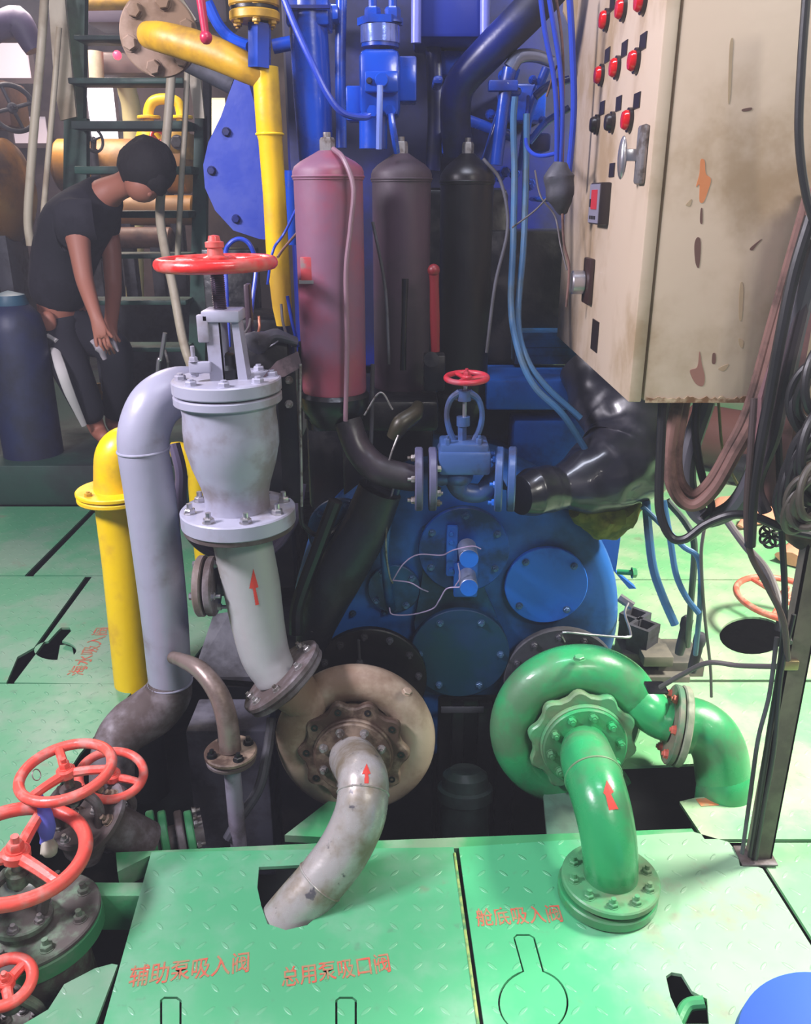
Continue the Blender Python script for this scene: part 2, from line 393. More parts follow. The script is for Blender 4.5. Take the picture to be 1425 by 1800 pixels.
# ================================================================ SETTING
def F(px, py, z=0.0): p = PZ(px, py, z); return (p.x, p.y)
WALLM = mat('aged_brown_wall_paint', (84, 68, 70), 0.6, dirt=(48, 40, 50), damt=0.7, dscale=1.2)
CEILM = mat('dark_ceiling_paint', (70, 66, 78), 0.7, dirt=(40, 38, 48), damt=0.6, dscale=1.5)
struct('floor', G().bb((-5, -1.5, -1.0), (5, 9, -0.9)), PIT)
struct('wall_back', G().bb((-5, 8.4, -0.9), (5, 8.5, 3.4)), WALLM)
struct('wall_left', G().bb((-5, -1.5, -0.9), (-4.9, 8.4, 3.4)), WALLM)
struct('wall_right', G().bb((4.9, -1.5, -0.9), (5, 8.4, 3.4)), WALLM)
struct('ceiling', G().bb((-4.9, -1.5, 3.4), (4.9, 8.4, 3.5)), CEILM)
DAY = mat('daylight_pane', (250, 244, 255), 0.3, bump=0, emit=1.6)
DAYW = mat('warm_lit_pane', (250, 236, 196), 0.3, bump=0, emit=0.9)
DAYP = mat('hazy_lit_pane', (214, 196, 206), 0.3, bump=0, emit=0.55)
def pane(n, x0, y0, x1, y1, Y, m):
    a = PY(x0, y0, Y); b = PY(x1, y1, Y)
    w = solo('window_%d' % n, G().bb((a.x, Y, b.z), (b.x, Y+0.03, a.z)), m, None, None, kind='structure')
    fr = G()
    for (p, q) in (((a.x-.04, Y-.03, b.z-.04), (a.x, Y+.03, a.z+.04)), ((b.x, Y-.03, b.z-.04), (b.x+.04, Y+.03, a.z+.04)),
                   ((a.x, Y-.03, a.z), (b.x, Y+.03, a.z+.04)), ((a.x, Y-.03, b.z-.04), (b.x, Y+.03, b.z))): fr.bb(p, q)
    part('window_frame', fr, WALLM, w)
pane(1, 150, 146, 212, 262, 8.2, DAY)
pane(2, 352, 172, 402, 258, 8.2, DAYW)
pane(3, -40, 70, 58, 138, 7.6, DAYP)
pane(4, 884, 58, 932, 76, 5.6, DAYW)
pane(5, 946, 56, 958, 94, 5.6, DAYW)
pane(6, 1018, 118, 1036, 214, 5.6, DAYW)
pane(7, 20, 205, 88, 252, 8.2, DAYP)

# ---------------------------------------------------------------- deck plates
def ell(cx, cy, rx, ry, a0=0, a1=360, n=28):
    return [(cx+rx*math.cos(math.radians(a0+(a1-a0)*i/n)), cy-ry*math.sin(math.radians(a0+(a1-a0)*i/n))) for i in range(n+(0 if a1-a0 == 360 else 1))]
def FP(l): return [F(*p) for p in l]
def key(cx, cy, rx, ry, sw, top, lean=0):
    """keyhole: disc with a rounded slot running up to `top` (pixel coordinates)"""
    a = math.degrees(math.asin(min(0.95, sw/rx)))
    pts = ell(cx, cy, rx, ry, 90+a, 450-a, 34)
    pts += [(cx+sw+lean*0.9, top+6), (cx+sw*0.6+lean, top), (cx-sw*0.6+lean, top), (cx-sw+lean*0.9, top+6)]
    return pts
def shrink(poly, k):
    cx = sum(p[0] for p in poly)/len(poly); cy = sum(p[1] for p in poly)/len(poly); n = len(poly); out = []
    ar = sum(poly[i][0]*poly[(i+1) % n][1]-poly[(i+1) % n][0]*poly[i][1] for i in range(n)); sg = 1 if ar > 0 else -1
    for i in range(n):
        a = poly[i-1]; b = poly[i]; c = poly[(i+1) % n]; tx, ty = c[0]-a[0], c[1]-a[1]; L = math.hypot(tx, ty) or 1
        out.append((b[0]-sg*ty/L*k, b[1]+sg*tx/L*k))
    return out
t = 0.008
seamA = FP([(797, 1489), (840, 1800)]); 
def ext(a, b, y): k = (y-a[1])/(b[1]-a[1]); return (a[0]+(b[0]-a[0])*k, y)
YN = 0.55
edgeL = FP([(266, 1498), (182, 1800)])
A_out = [edgeL[0], seamA[0], ext(*seamA, YN), ext(*edgeL, YN)]
pipe_hole = FP([(455, 1524), (560, 1519), (586, 1530), (594, 1556), (574, 1596), (540, 1626), (502, 1635), (470, 1624), (459, 1592), (452, 1560)])
slotA = FP(key(300, 1880, 48, 60, 19, 1752)); slotB = FP(key(608, 1880, 48, 60, 19, 1752))
pA = plate2d('deck_plate', A_out, [pipe_hole, slotA, slotB], 0, t, DECK, None, 'green tread plate in front with a square pipe hole and two red stencilled lines', 'deck plate')
for s_ in (slotA, slotB): plate2d('keyhole_cover', shrink(s_, 0.004), [], -0.001, 0.006, DECK, pA)
seamB = FP([(806, 1489), (850, 1800)])
rB = FP([(1340, 1527), (1425, 1662)])
B_out = [seamB[0]] + FP([(1218, 1462), (1280, 1480), (1296, 1500), (1300, 1522), (1332, 1524)]) + [rB[0], ext(*rB, YN), ext(*seamB, YN)]
keyB = FP(key(937, 1762, 62, 58, 19, 1642, -18)); slotC = FP([(1170, 1716), (1180, 1709), (1198, 1712), (1216, 1742), (1242, 1756), (1246, 1800), (1200, 1800), (1178, 1752)])
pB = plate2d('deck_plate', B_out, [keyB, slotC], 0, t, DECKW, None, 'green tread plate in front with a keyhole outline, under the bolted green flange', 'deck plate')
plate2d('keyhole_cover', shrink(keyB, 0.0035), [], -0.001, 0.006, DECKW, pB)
part('hinge_lug', G().tube([PZ(1190, 1800, -0.02), PZ(1208, 1768, -0.01), PZ(1238, 1762, 0.0)], 0.012, 10), DECKS, pB)
sd = seamB[1][1]
part('welded_edge', G().tube([Vector((seamA[0][0]+0.001, seamA[0][1]-0.02, 0.0)), Vector((*ext(*seamA, 0.9), 0.0))], 0.0035, 8, wob=.4), mat('bare_yellowed_weld', (150, 170, 96), 0.5, dirt=(70, 130, 80), damt=.6, dscale=40), pA)
solo('deck_edge_bar', G().prism([Vector((*p, -0.004)) for p in FP([(203, 1496), (640, 1476), (1216, 1454), (1232, 1478), (262, 1502), (206, 1530)])], (0, 0, -0.05)), DECKS,
     'long green edge bar running along the far side of the two front tread plates', 'deck edge bar', smooth=0)
cB = FP([(1300, 1480)])[0]; r2 = (rB[0][0]+0.014, rB[0][1])
r2b = (rB[1][0]+0.014, rB[1][1])
plate2d('deck_plate', [FP([(1238, 1479)])[0], (2.9, 1.563), (2.9, YN), ext(r2, r2b, YN), r2, FP([(1345, 1518)])[0], FP([(1306, 1478)])[0]], [], -0.004, t, DECKR, None,
        'pale worn deck plate at the lower right, right of the cable post foot', 'deck plate')
R1 = FP([(1238, 1475), (1194, 1409), (1222, 1402), (1300, 1396), (1316, 1388), (1318, 1350), (1290, 1330), (1232, 1342), (1090, 1348), (1060, 1260), (1090, 1203), (1213, 1199)])
pR = plate2d('deck_plate', R1+[(2.9, R1[-1][1]), (2.9, 1.57)], [], 0, t, DECKR, None, 'pale worn deck plate behind the cable post, cut out around the green elbow pipe', 'deck plate')
part('orange_edge', G().prism([Vector((*p, 0.0008)) for p in FP([(1222, 1405), (1282, 1400), (1262, 1416), (1232, 1418)])], (0, 0, 0.0006)), mat('orange_primer', (210, 130, 84), 0.6, dirt=(170, 150, 110), damt=.5, dscale=30), pR)
man = FP(ell(1322, 1117, 58, 33))
pM = plate2d('deck_plate', [(0.55, 2.262), (2.9, 2.262), (2.9, 2.985), (0.55, 2.985)], [man], 0, t, DECKR, None, 'pale green deck plate on the right with an open round manhole', 'deck plate')
plate2d('deck_plate', [(0.45, 2.993), (2.9, 2.993), (2.9, 4.35), (0.45, 4.35)], [], 0, t, DECKR, None, 'pale green deck plate beyond the manhole plate, below the hanging blue hoses', 'deck plate')
plate2d('deck_plate', [(0.45, 4.36), (3.6, 4.36), (3.6, 7.5), (0.45, 7.5)], [], 0, t, DECKR, None, 'farthest pale green deck plate seen through the cable loop', 'deck plate')
plate2d('deck_plate', [(2.91, 0.5), (4.3, 0.5), (4.3, 4.3), (2.91, 4.3)], [], 0, t, DECKR, None, 'green deck plate along the right side', 'deck plate')
# left side
xa = F(22, 1195)[0]; xb = F(45, 1010)[0]; e1 = FP([(243, 1203), (140, 1325), (40, 1480)])
kh = FP(key(97, 1143, 37, 17, 12, 1103, 18))
L2 = plate2d('deck_plate', [(xa+0.012, 2.245), e1[0], F(322, 1180), F(398, 1080), F(420, 1010), (xb*0+xa+0.012-0.03, 3.02)], [kh], 0, t, DECKL, None, 'green deck plate left of the yellow riser with an open keyhole', 'deck plate')
plate2d('keyhole_tongue', FP([(104, 1125), (124, 1122), (130, 1150), (98, 1158)]), [], -0.02, 0.004, DECKL, L2)
plate2d('deck_plate', [(-2.9, 2.245), (xa-0.012, 2.245), (xa-0.045, 2.40), (xa-0.016, 2.46), (xa-0.045, 3.02), (-2.9, 3.02)], [], 0, t, DECKL, None, 'green deck plate at the left edge beside the open keyhole plate', 'deck plate')
plate2d('deck_plate', [(xb+0.035, 3.03), (-0.5, 3.03), (-0.5, 3.82), (xb+0.03, 3.82)], [], 0, t, DECKL, None, 'green deck plate under the yellow flange, right of the wide dark gap', 'deck plate')
plate2d('deck_plate', [(-2.9, 3.03), (xb, 3.03), (xb, 3.82), (-2.9, 3.82)], [], 0, t, DECKL, None, 'dull green deck plate at the left, beyond the wide dark gap', 'deck plate')
plate2d('deck_plate', [(-2.9, 2.238), (e1[0][0], 2.238), e1[1], e1[2], (e1[2][0]-0.02, 1.5), (-2.9, 1.45)], [], 0, t, DECKL, None, 'green tread plate at the left behind the red handwheels', 'deck plate')
plate2d('deck_plate', FP([(206, 1692), (196, 1690), (166, 1698), (112, 1726), (84, 1770), (40, 1796), (-60, 1830)]) + [(-1.6, 0.9), (-1.6, YN), ext(*FP([(204, 1700), (166, 1800)]), YN)], [], -0.006, t, DECKL, None,
        'green tread plate in the bottom left corner below the small red wheel', 'deck plate')
solo('deck_beam', G().bb((F(130, 1545)[0]-0.4, 1.43, -0.13), (F(262, 1530)[0]+0.02, 1.47, -0.03), 0.004), DECKS, 'green deck beam under the plates between the handwheels and the front plate', 'beam')
solo('platform', G().bb((-4.0, 3.84, 0.0), (-0.55, 6.2, 0.2), 0.006), mat('dull_dark_green_deck', (36, 66, 56), .5, dirt=(34, 40, 40), damt=.7, dscale=2), 'low green platform under the worker and the ladder', 'platform')
solo('platform', G().bb((-4.0, 6.21, 0.0), (-0.55, 8.3, 0.2), 0.006), PIT, 'dark platform behind the ladder carrying the yellow tanks', 'platform')
# machinery bed in the pit
solo('engine_bed', G().bb((-0.62, 2.42, -0.9), (0.72, 4.4, -0.125), 0.01), BLK, 'dark engine bed below the deck, under the blue engine', 'engine bed')

# added scattering volume standing in for lens haze and glow
hz = solo('haze', G().bb((-4.85, -1.4, -0.85), (4.85, 8.35, 3.35)), bpy.data.materials.new('lens_haze_volume'), 'thin haze volume standing in for lens glow', 'haze', kind='stuff', smooth=0)
hm_ = hz.data.materials[0]; hm_.use_nodes = True; hm_.node_tree.nodes.clear()
vs_ = hm_.node_tree.nodes.new('ShaderNodeVolumeScatter'); vs_.inputs['Density'].default_value = 0.014; vs_.inputs['Color'].default_value = (0.80, 0.82, 1.0, 1); vs_.inputs['Anisotropy'].default_value = 0.3
ho_ = hm_.node_tree.nodes.new('ShaderNodeOutputMaterial'); hm_.node_tree.links.new(vs_.outputs[0], ho_.inputs['Volume'])
# ================================================================ BIG GREY VALVE
def axis_pt(pa, pb, Y): return PY(*pa, Y), PY(*pb, Y)
VA, VB = axis_pt((380, 466), (418, 893), 1.80)
vd = (VA-VB).normalized(); VL = (VA-VB).length
def vat(py):   # point on the valve axis at a given height
    k = (PY(400, py, 1.8).z - VB.z)/(VA.z-VB.z); return VB + (VA-VB)*k
valve = thing('gate_valve', 'large grey flanged gate valve with red handwheel, standing on the arrowed grey pipe', 'valve', VB)
H = lambda py: (vat(py)-VB).length*(1 if vat(py).z > VB.z else -1)
s95 = SZ(95, vat(672)); s100 = SZ(100, VB)
GV = mat('grey_valve_paint', (158, 158, 176), 0.34, dirt=(126, 118, 122), damt=0.4, dscale=6, bump=0.25, bscale=20)
body = part('body', G().lathe([(SZ(56, VB), 0.0), (SZ(56, VB), H(868)), (SZ(60, VB), H(850)), (SZ(72, VB), H(815)), (SZ(80, VB), H(780)), (SZ(80, VB), H(750)), (SZ(78, VB), H(725)), (SZ(80, VB), H(705))], VB, vd, 48), GV, valve)
lf = part('flange', disc(vat(918), vd, s100, H(892)-H(918), 56), GV, valve)
bolts(lf, vat(892), vd, s100*0.82, 8, 0.0125, 0.012, STEEL, 0.012, 0.35, name='nut')
part('gasket', disc(vat(926), vd, s100*0.97, H(918)-H(926), 48, 0.001), GREYD, lf)
uf = part('flange', disc(vat(706), vd, s95, H(690)-H(706), 56), GV, valve)
bf = part('bonnet', disc(vat(687), vd, s95*1.005, H(664)-H(687), 56), GV, valve)
bolts(bf, vat(664), vd, s95*0.83, 8, 0.0125, 0.010, GV, 0.004, 0.15)
# yoke: two flat legs joined by a top block
def legp(cx, cy0, cy1, w, tck, Yo):
    a = PY(cx, cy0, 1.8); 
    return a
top = vat(560); bot = vat(664); side = Vector((1, 0.0, 0))
fy = part('yoke', G().prism([bot+X*-0.028+Yv*-0.03, bot+X*0.004+Yv*-0.03, top+X*0.004+Yv*-0.03, top+X*-0.028+Yv*-0.03], (0, 0.014, 0))
          .prism([bot+X*0.0+Yv*-0.03, bot+X*0.004+Yv*-0.03, top+X*0.004+Yv*-0.03, top+X*0.0+Yv*-0.03], (0.004, 0.05, 0))
          .bb(top+Vector((-0.034, -0.036, -0.004)), top+Vector((0.045, 0.04, 0.02)), 0.004)
          .bb(top+Vector((-0.044, -0.036, -0.045)), top+Vector((-0.02, -0.02, 0.012)), 0.003)
          .prism([bot+X*0.03+Yv*-0.025, bot+X*0.05+Yv*-0.025, top+X*0.04+Yv*-0.025, top+X*0.026+Yv*-0.025], (0, 0.05, 0)), GV, valve)
part('gland_packing', G().lathe([(0.03, 0), (0.03, 0.02), (0.022, 0.03), (0.022, 0.05), (0.014, 0.055)], vat(664), vd, 24), BLK, valve)
lug = part('position_lug', G().bb(bot+Vector((-0.068, -0.045, 0.018)), bot+Vector((-0.022, -0.03, 0.042)), 0.003), GV, valve)
part('bolt', G().hexb(bot+Vector((-0.058, -0.038, 0.042)), Z, 0.009, 0.01, 0.022), GV, lug)
part('bolt', G().hexb(bot+Vector((-0.058, -0.038, 0.018)), -Z, 0.009, 0.008, 0.0), GV, lug)
st = G(); a = vat(560); b = vat(470); L = (b-a).length; prof = []
n = 26
for i in range(n): prof += [(0.0125, L*i/n), (0.0152, L*(i+0.5)/n)]
prof.append((0.0125, L))
part('threaded_stem', G().lathe(prof, a, vd, 18), mat('dark_greasy_stem', (92, 80, 96), 0.3, 0.6), valve)
wh = vat(463)
wheel(valve, wh, vd, SZ(108, wh), 0.0135, RED, 5, 0.024, 0.03, 0.5, nut=False)
part('stem_cap', G().lathe([(0.026, 0), (0.026, 0.012), (0.017, 0.016), (0.015, 0.03), (0.019, 0.032), (0.019, 0.042), (0.013, 0.044), (0.011, 0.054), (0.0, 0.056)], wh, vd, 18), RED, valve)
# plate fixed at the right of the valve (dirty sheet)
sp = PY(505, 640, 1.86)
guard = thing('sheet_guard', 'tall dark sheet-metal guard with bolts beside the large grey valve', 'guard', PY(500, 880, 1.86))
a = PY(486, 655, 1.86); b = PY(529, 884, 1.86)
part('sheet', G().bb((a.x, 1.86, b.z), (b.x, 1.868, a.z)), BLK, guard)
part('top_strap', G().prism([PY(462, 668, 1.80), PY(486, 640, 1.82), PY(524, 622, 1.86), PY(530, 645, 1.86), PY(500, 662, 1.83)], (0, 0, 0.006)), mat('dusty_mauve_metal', (120, 96, 108), 0.5, dirt=(70, 56, 66), damt=.7, dscale=14), guard)
part('side_strip', G().tube(tp([(528, 640, 1.855), (527, 720, 1.855), (529, 800, 1.855), (530, 890, 1.855)]), 0.0035, 6), ZINC, guard)
for yy in (668, 710):
    part('bolt', G().hexb(PY(508, yy, 1.86), -Yv, 0.008, 0.014, 0.01), ZINC, guard)

# ================================================================ pipe below the valve, with arrow
P, R_ = tpr([(421, 925, 1.80, 52), (429, 965, 1.80, 51), (442, 1030, 1.80, 50), (454, 1100, 1.79, 46), (466, 1150, 1.78, 43), (481, 1180, 1.77, 39), (487, 1190, 1.768, 38)])
dpipe = thing('discharge_pipe', 'grey tapering pipe with a red arrow between the large valve and the rusty pump', 'pipe', P[3])
dp = part('pipe', G().tube(P, R_, 40), mat('chalky_grey_pipe_paint', (164, 164, 166), 0.36, dirt=(126, 118, 104), damt=0.4, dscale=4, bump=.2), dpipe)
paint_on(dp, dpipe, 'painted_arrow', [(445, 999), (454, 1032), (449, 1033), (455, 1062), (449, 1064), (444, 1034), (438, 1034)], REDP)
m_ax = view_vec(492, 1192, -0.68, 0.68, 0.28)
fc = PY(491, 1184, 1.765)
ff = part('flange', disc(fc, -m_ax, SZ(83, fc), 0.016, 48), GREYD, dpipe)
bolts(ff, fc, m_ax, SZ(83, fc)*0.8, 8, 0.0095, 0.009, ZINC, 0.006, 0.2)
bp, br = tpr([(412, 1032, 1.80, 14), (385, 1034, 1.80, 14)])
part('side_branch', G().tube(bp, br, 16), CHAR, dpipe)
bx = (PY(360, 1030, 1.80)-PY(420, 1030, 1.80)).normalized()
bfl = PY(380, 1030, 1.8)
part('branch_flange', disc(bfl, bx, SZ(53, bfl), 0.018, 40), GREYD, dpipe)
q2 = bfl+bx*0.024
bl2 = part('blank_flange', disc(q2, bx, SZ(54, bfl), 0.018, 40), mat('pinkish_grey_metal', (142, 128, 130), 0.4, dirt=(110, 96, 88), damt=.6, dscale=8), dpipe)
bolts(bl2, q2+bx*0.018, bx, SZ(41, bfl), 4, 0.009, 0.009, STEEL, 0.0, 0.0)
bolts(bl2, bfl, -bx, SZ(41, bfl), 4, 0.009, 0.009, STEEL, 0.012, 0.0)

# ================================================================ large grey riser at left
P, R_ = tpr([(350, 688, 1.98, 43), (308, 690, 1.93, 44), (274, 711, 1.89, 45), (256, 748, 1.87, 45), (252, 790, 1.86, 44), (264, 870, 1.86, 44), (279, 990, 1.86, 42), (290, 1090, 1.86, 40), (299, 1198, 1.86, 37)])
riser = thing('riser_pipe', 'large pale grey riser pipe bending into the large valve, in front of the yellow pipe', 'pipe', PY(299, 1198, 1.86))
rp = part('pipe', G().tube(P, R_, 40), GREYP, riser)
def weld(par, p, d, r, m, w=0.0032): part('weld_bead', G().torus(p, d, r, w, 40, 8), m, par)
weld(riser, P[4], P[5]-P[4], R_[4]*1.0, GREYP); weld(riser, P[8], P[8]-P[7], R_[8]*1.0, GREYP)
E, RE = tpr([(299, 1196, 1.86, 37), (294, 1222, 1.855, 41), (268, 1250, 1.85, 45), (232, 1274, 1.83, 44), (208, 1300, 1.80, 40), (198, 1335, 1.78, 38), (196, 1400, 1.75, 38)])
part('elbow', G().tube(E, RE, 36), GREYD, riser)
P2, R2 = tpr([(304, 1156, 1.80, 11), (318, 1160, 1.77, 12), (352, 1178, 1.72, 16), (382, 1216, 1.68, 18), (398, 1262, 1.66, 19), (405, 1318, 1.65, 19)])
sdp = thing('elbow_pipe', 'thin bent brown-grey branch pipe with a small bolted flange beside the riser', 'pipe', P2[-1])
part('pipe', G().tube(P2, R2, 22), mat('brownish_pipe_metal', (134, 118, 112), 0.3, 0.35, dirt=(92, 76, 66), damt=.6, dscale=9), sdp)
fp = P2[-1]; fl = part('flange', disc(fp-Z*0.012, Z, SZ(46, fp), 0.012, 36), RUSTC, sdp)
bolts(fl, fp, Z, SZ(34, fp), 4, 0.011, 0.010, BLK, 0.008, 0.6)
part('lower_flange', disc(fp-Z*0.028, Z, SZ(44, fp), 0.012, 36), GREYD, sdp)
part('down_pipe', G().cyl(fp-Z*0.35, fp-Z*0.028, SZ(15, fp), seg=20), mat('pale_lilac_pipe', (134, 128, 146), 0.4, dirt=(90, 84, 92), damt=.5), sdp)

# ================================================================ yellow riser
P, R_ = tpr([(248, 800, 2.30, 40), (226, 786, 2.27, 38), (206, 800, 2.25, 37), (203, 840, 2.25, 37), (204, 882, 2.25, 37)])
yr = thing('yellow_pipe', 'bright yellow riser pipe with a flanged elbow, half hidden by the grey riser', 'pipe', PY(240, 1204, 2.25))
part('elbow', G().tube(P, R_, 30), YEL, yr)
Q, RQ = tpr([(204, 882, 2.25, 37), (218, 990, 2.25, 37), (240, 1204, 2.25, 37)])
part('pipe', G().tube(Q+[Q[-1]-Z*0.03], RQ+[RQ[-1]], 30, smooth=False), YEL, yr)
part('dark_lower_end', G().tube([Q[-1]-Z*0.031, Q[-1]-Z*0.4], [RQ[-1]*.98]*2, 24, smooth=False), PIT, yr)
fc = PY(203, 866, 2.25)
f1 = part('flange', disc(fc, Z, SZ(67, fc), 0.013, 44), YEL, yr); bolts(f1, fc+Z*0.013, Z, SZ(52, fc), 4, 0.010, 0.009, YELD, 0.004, 0.9)
part('flange', disc(fc-Z*0.017, Z, SZ(66, fc), 0.014, 44), YEL, yr)
# purple-grey hose looping behind the valve
cable('hose', [(306, 780, 2.0), (318, 830, 1.98), (318, 880, 1.96), (330, 930, 1.95), (362, 965, 1.95), (420, 985, 1.95), (480, 962, 1.97), (516, 910, 1.98), (528, 850, 2.0)], 10.5,
      mat('mauve_grey_hose', (86, 78, 102), 0.45), 'thick grey hose looping behind the neck of the large valve', 'hose')
# second yellow pipe piece behind
P, R_ = tpr([(300, 790, 3.2, 13), (322, 795, 3.2, 16), (345, 830, 3.2, 16), (348, 870, 3.2, 16)])
solo('pipe_bend', G().tube(P+[P[-1]-Z*0.5], R_+[R_[-1]], 16), YEL, 'small yellow pipe bend glimpsed between the grey riser and the large valve', 'pipe')

# ================================================================ pit pieces on the left
solo('coaming_box', G().bb(PY(325, 1285, 1.93)+Vector((0, 0, -0.5)), PY(455, 1285, 1.93)+Vector((0.02, 0.16, 0)), 0.008), mat('slate_box_paint', (92, 92, 106), .5, dirt=(60, 58, 66), damt=.6, dscale=6), 'dark grey steel box in the pit behind the thin branch pipe', 'box')
solo('coaming_plate', G().prism([PY(375, 1080, 2.35), PY(405, 1075, 2.35), PY(470, 1190, 2.2), PY(468, 1200, 2.2), PY(338, 1190, 2.2)], (0, 0.03, -0.04)), CHAR, 'sloping grey bracket plate behind the arrowed pipe', 'bracket', smooth=0)
pf = PZ(300, 1475, -0.08)
pr = thing('flange_pair', 'pair of pale green bolted flanges at the pit edge, left of the pipe hole', 'flange', pf)
for dx_, m_ in ((-0.06, DECKS), (-0.03, DECKS), (0.01, GREYD), (0.035, DECKS)):
    part('flange', disc(pf+Vector((dx_, 0.02, -0.015)), Vector((1, 0.35, 0.05)), 0.065, 0.019, 32), m_, pr)
part('pipe', G().cyl(pf+Vector((-0.10, -0.015, -0.02)), pf+Vector((0.07, 0.045, -0.013)), 0.032), GREYD, pr)
bolts(pr, pf+Vector((0.05, 0.04, -0.012)), Vector((1, 0.35, 0.05)), 0.05, 6, 0.009, 0.01, ZINC, 0.01)
cable('cable', [(478, 1262, 1.8), (470, 1320, 1.75), (455, 1385, 1.7), (420, 1440, 1.66), (400, 1475, 1.64)], 9, CHAR, 'dark cable drooping into the pit beside the rusty pump')

# ================================================================ red handwheel valves bottom left
def hv(name, label, c, axv, Rr, tr, base, spokes=3, ph=0.3, bodyR=0.05, m=REDW, hub=.02, low=0.25, vm=None, aim=None):
    o = thing(name, label, 'valve', base)
    wheel(o, c, axv, Rr, tr*1.12, m, spokes, hub, 0.02, ph, nm=m, flat=.85, aim=aim)
    a = Vector(axv).normalized(); vm = vm or GREYD
    part('stem', G().cyl(c-a*0.09, c-a*0.006, 0.011, seg=14), ZINC, o)
    part('yoke', G().tube([c-a*0.15+X*0.045, c-a*0.09+X*0.05, c-a*0.05+X*0.02], [0.012, 0.011, 0.012], 10).tube([c-a*0.15-X*0.045, c-a*0.09-X*0.05, c-a*0.05-X*0.02], [0.012, 0.011, 0.012], 10)
         .lathe([(0.022, 0), (0.024, 0.03), (0.018, 0.035)], c-a*0.075, a, 18), vm, o)
    f = part('bonnet_flange', disc(c-a*0.17, a, bodyR*1.15, 0.018, 36), vm, o); bolts(f, c-a*0.152, a, bodyR*0.92, 6, 0.010, 0.009, ZINC, 0.008, 0.2)
    part('body', G().lathe([(bodyR*0.5, 0), (bodyR*0.9, 0.04), (bodyR, 0.09), (bodyR*0.8, low-0.17)], c-a*low, a, 28), vm, o)
    return o
c2 = PY(116, 1356, 1.52)
hv('handwheel_valve', 'valve with a tilted red handwheel, front one of the overlapping pair, blue rag behind', c2, view_vec(116, 1369, -0.30, 0.80, 0.60), SZ(87, c2), 0.0105, c2-Z*0.25, 3, 0.7, 0.052, aim=(190, 1352))
c3 = PY(196, 1362, 1.62)
hv('handwheel_valve', 'valve with a red handwheel half behind the tilted one, nearest the riser elbow', c3, view_vec(190, 1360, -0.05, 0.62, 0.70), SZ(62, c3), 0.0095, c3-Z*0.25, 3, 0.25, 0.05, aim=(192, 1322))
MOT = mat('mottled_green_grey', (116, 142, 118), 0.5, dirt=(88, 82, 78), damt=.9, dscale=16, bump=.5)
c1 = PY(28, 1500, 1.34)
o1 = hv('handwheel_valve', 'large valve with the biggest red handwheel at the left edge on a wide green flange', c1, view_vec(28, 1505, -0.18, 0.74, 0.68), SZ(128, c1), 0.013, PZ(65, 1620, -0.12), 3, 0.15, 0.055, hub=0.028, aim=(70, 1432), vm=MOT)
bigc = PZ(58, 1614, -0.02)
BA = Vector((-0.10, 0.04, 1)).normalized()
f = part('wide_flange', disc(bigc-BA*0.012, BA, SZ(114, bigc), 0.012, 52), MOT, o1); part('lower_flange', disc(bigc-BA*0.05, BA, SZ(114, bigc), 0.037, 52), DECKS, o1)
bolts(f, bigc, BA, SZ(90, bigc), 8, 0.013, 0.012, MOT, 0.012, 0.25)
part('valve_body', G().lathe([(0.08, 0), (0.11, 0.1), (0.1, 0.2), (0.09, 0.3)], bigc-Z*0.33, Z, 36), MOT, o1)
c4 = PZ(10, 1726, 0.02)
o4 = hv('handwheel_valve', 'small valve with a solid-spoked red handwheel in the bottom left corner', c4, view_vec(10, 1726, -0.25, 0.5, 0.8), SZ(54, c4), 0.010, c4-Z*0.2, 3, 0.6, 0.035, m=REDW, hub=.016, vm=MOT)
fl2 = thing('flanged_fitting', 'grimy tilted flange with rusty nut between the red handwheels and the deck beam', 'flange', PZ(170, 1460, -0.1))
fcc = PY(176, 1440, 1.56); fax = view_vec(170, 1440, -0.75, 0.35, 0.5)
ff = part('flange', disc(fcc, fax, 0.085, 0.016, 40), GREYD, fl2); bolts(ff, fcc+fax*0.016, fax, 0.062, 6, 0.012, 0.012, RUSTC, 0.01, 0.5)
part('pipe', G().cyl(fcc-fax*0.14, fcc, 0.05, seg=24), GREYD, fl2)
rag = thing('blue_rag', 'blue-violet rag tucked between the red handwheels', 'rag', PY(78, 1460, 1.45))
part('cloth', G().tube(tp([(66, 1390, 1.47), (74, 1420, 1.45), (82, 1455, 1.44), (80, 1480, 1.44)]), [0.008, 0.012, 0.018, 0.012], 12, wob=.5, flat=.7), mat('violet_blue_cloth', (96, 100, 200), 0.8), rag)
part('pale_end', G().tube(tp([(82, 1478, 1.44), (88, 1492, 1.43), (92, 1500, 1.43)]), [0.012, 0.016, 0.01], 10, wob=.5), mat('pale_grimy_cloth', (170, 164, 150), 0.8), rag)
solo('cable_tie', G().torus(PY(64, 1362, 1.5), view_vec(64, 1362, 0.6, .2, .6), 0.012, 0.0012, 20, 6), ZINC, 'thin wire twisted around the rim of the tilted red handwheel', 'wire')
solo('white_cloth', G().ball(PY(12, 1560, 1.36), 0.03, 12, (1.2, 0.8, 0.7)).ball(PY(44, 1568, 1.36), 0.022, 12, (1, .8, .7)), mat('crumpled_white_cloth', (214, 222, 214), 0.7, bump=.8), 'small white crumpled cloth under the biggest red handwheel', 'cloth')
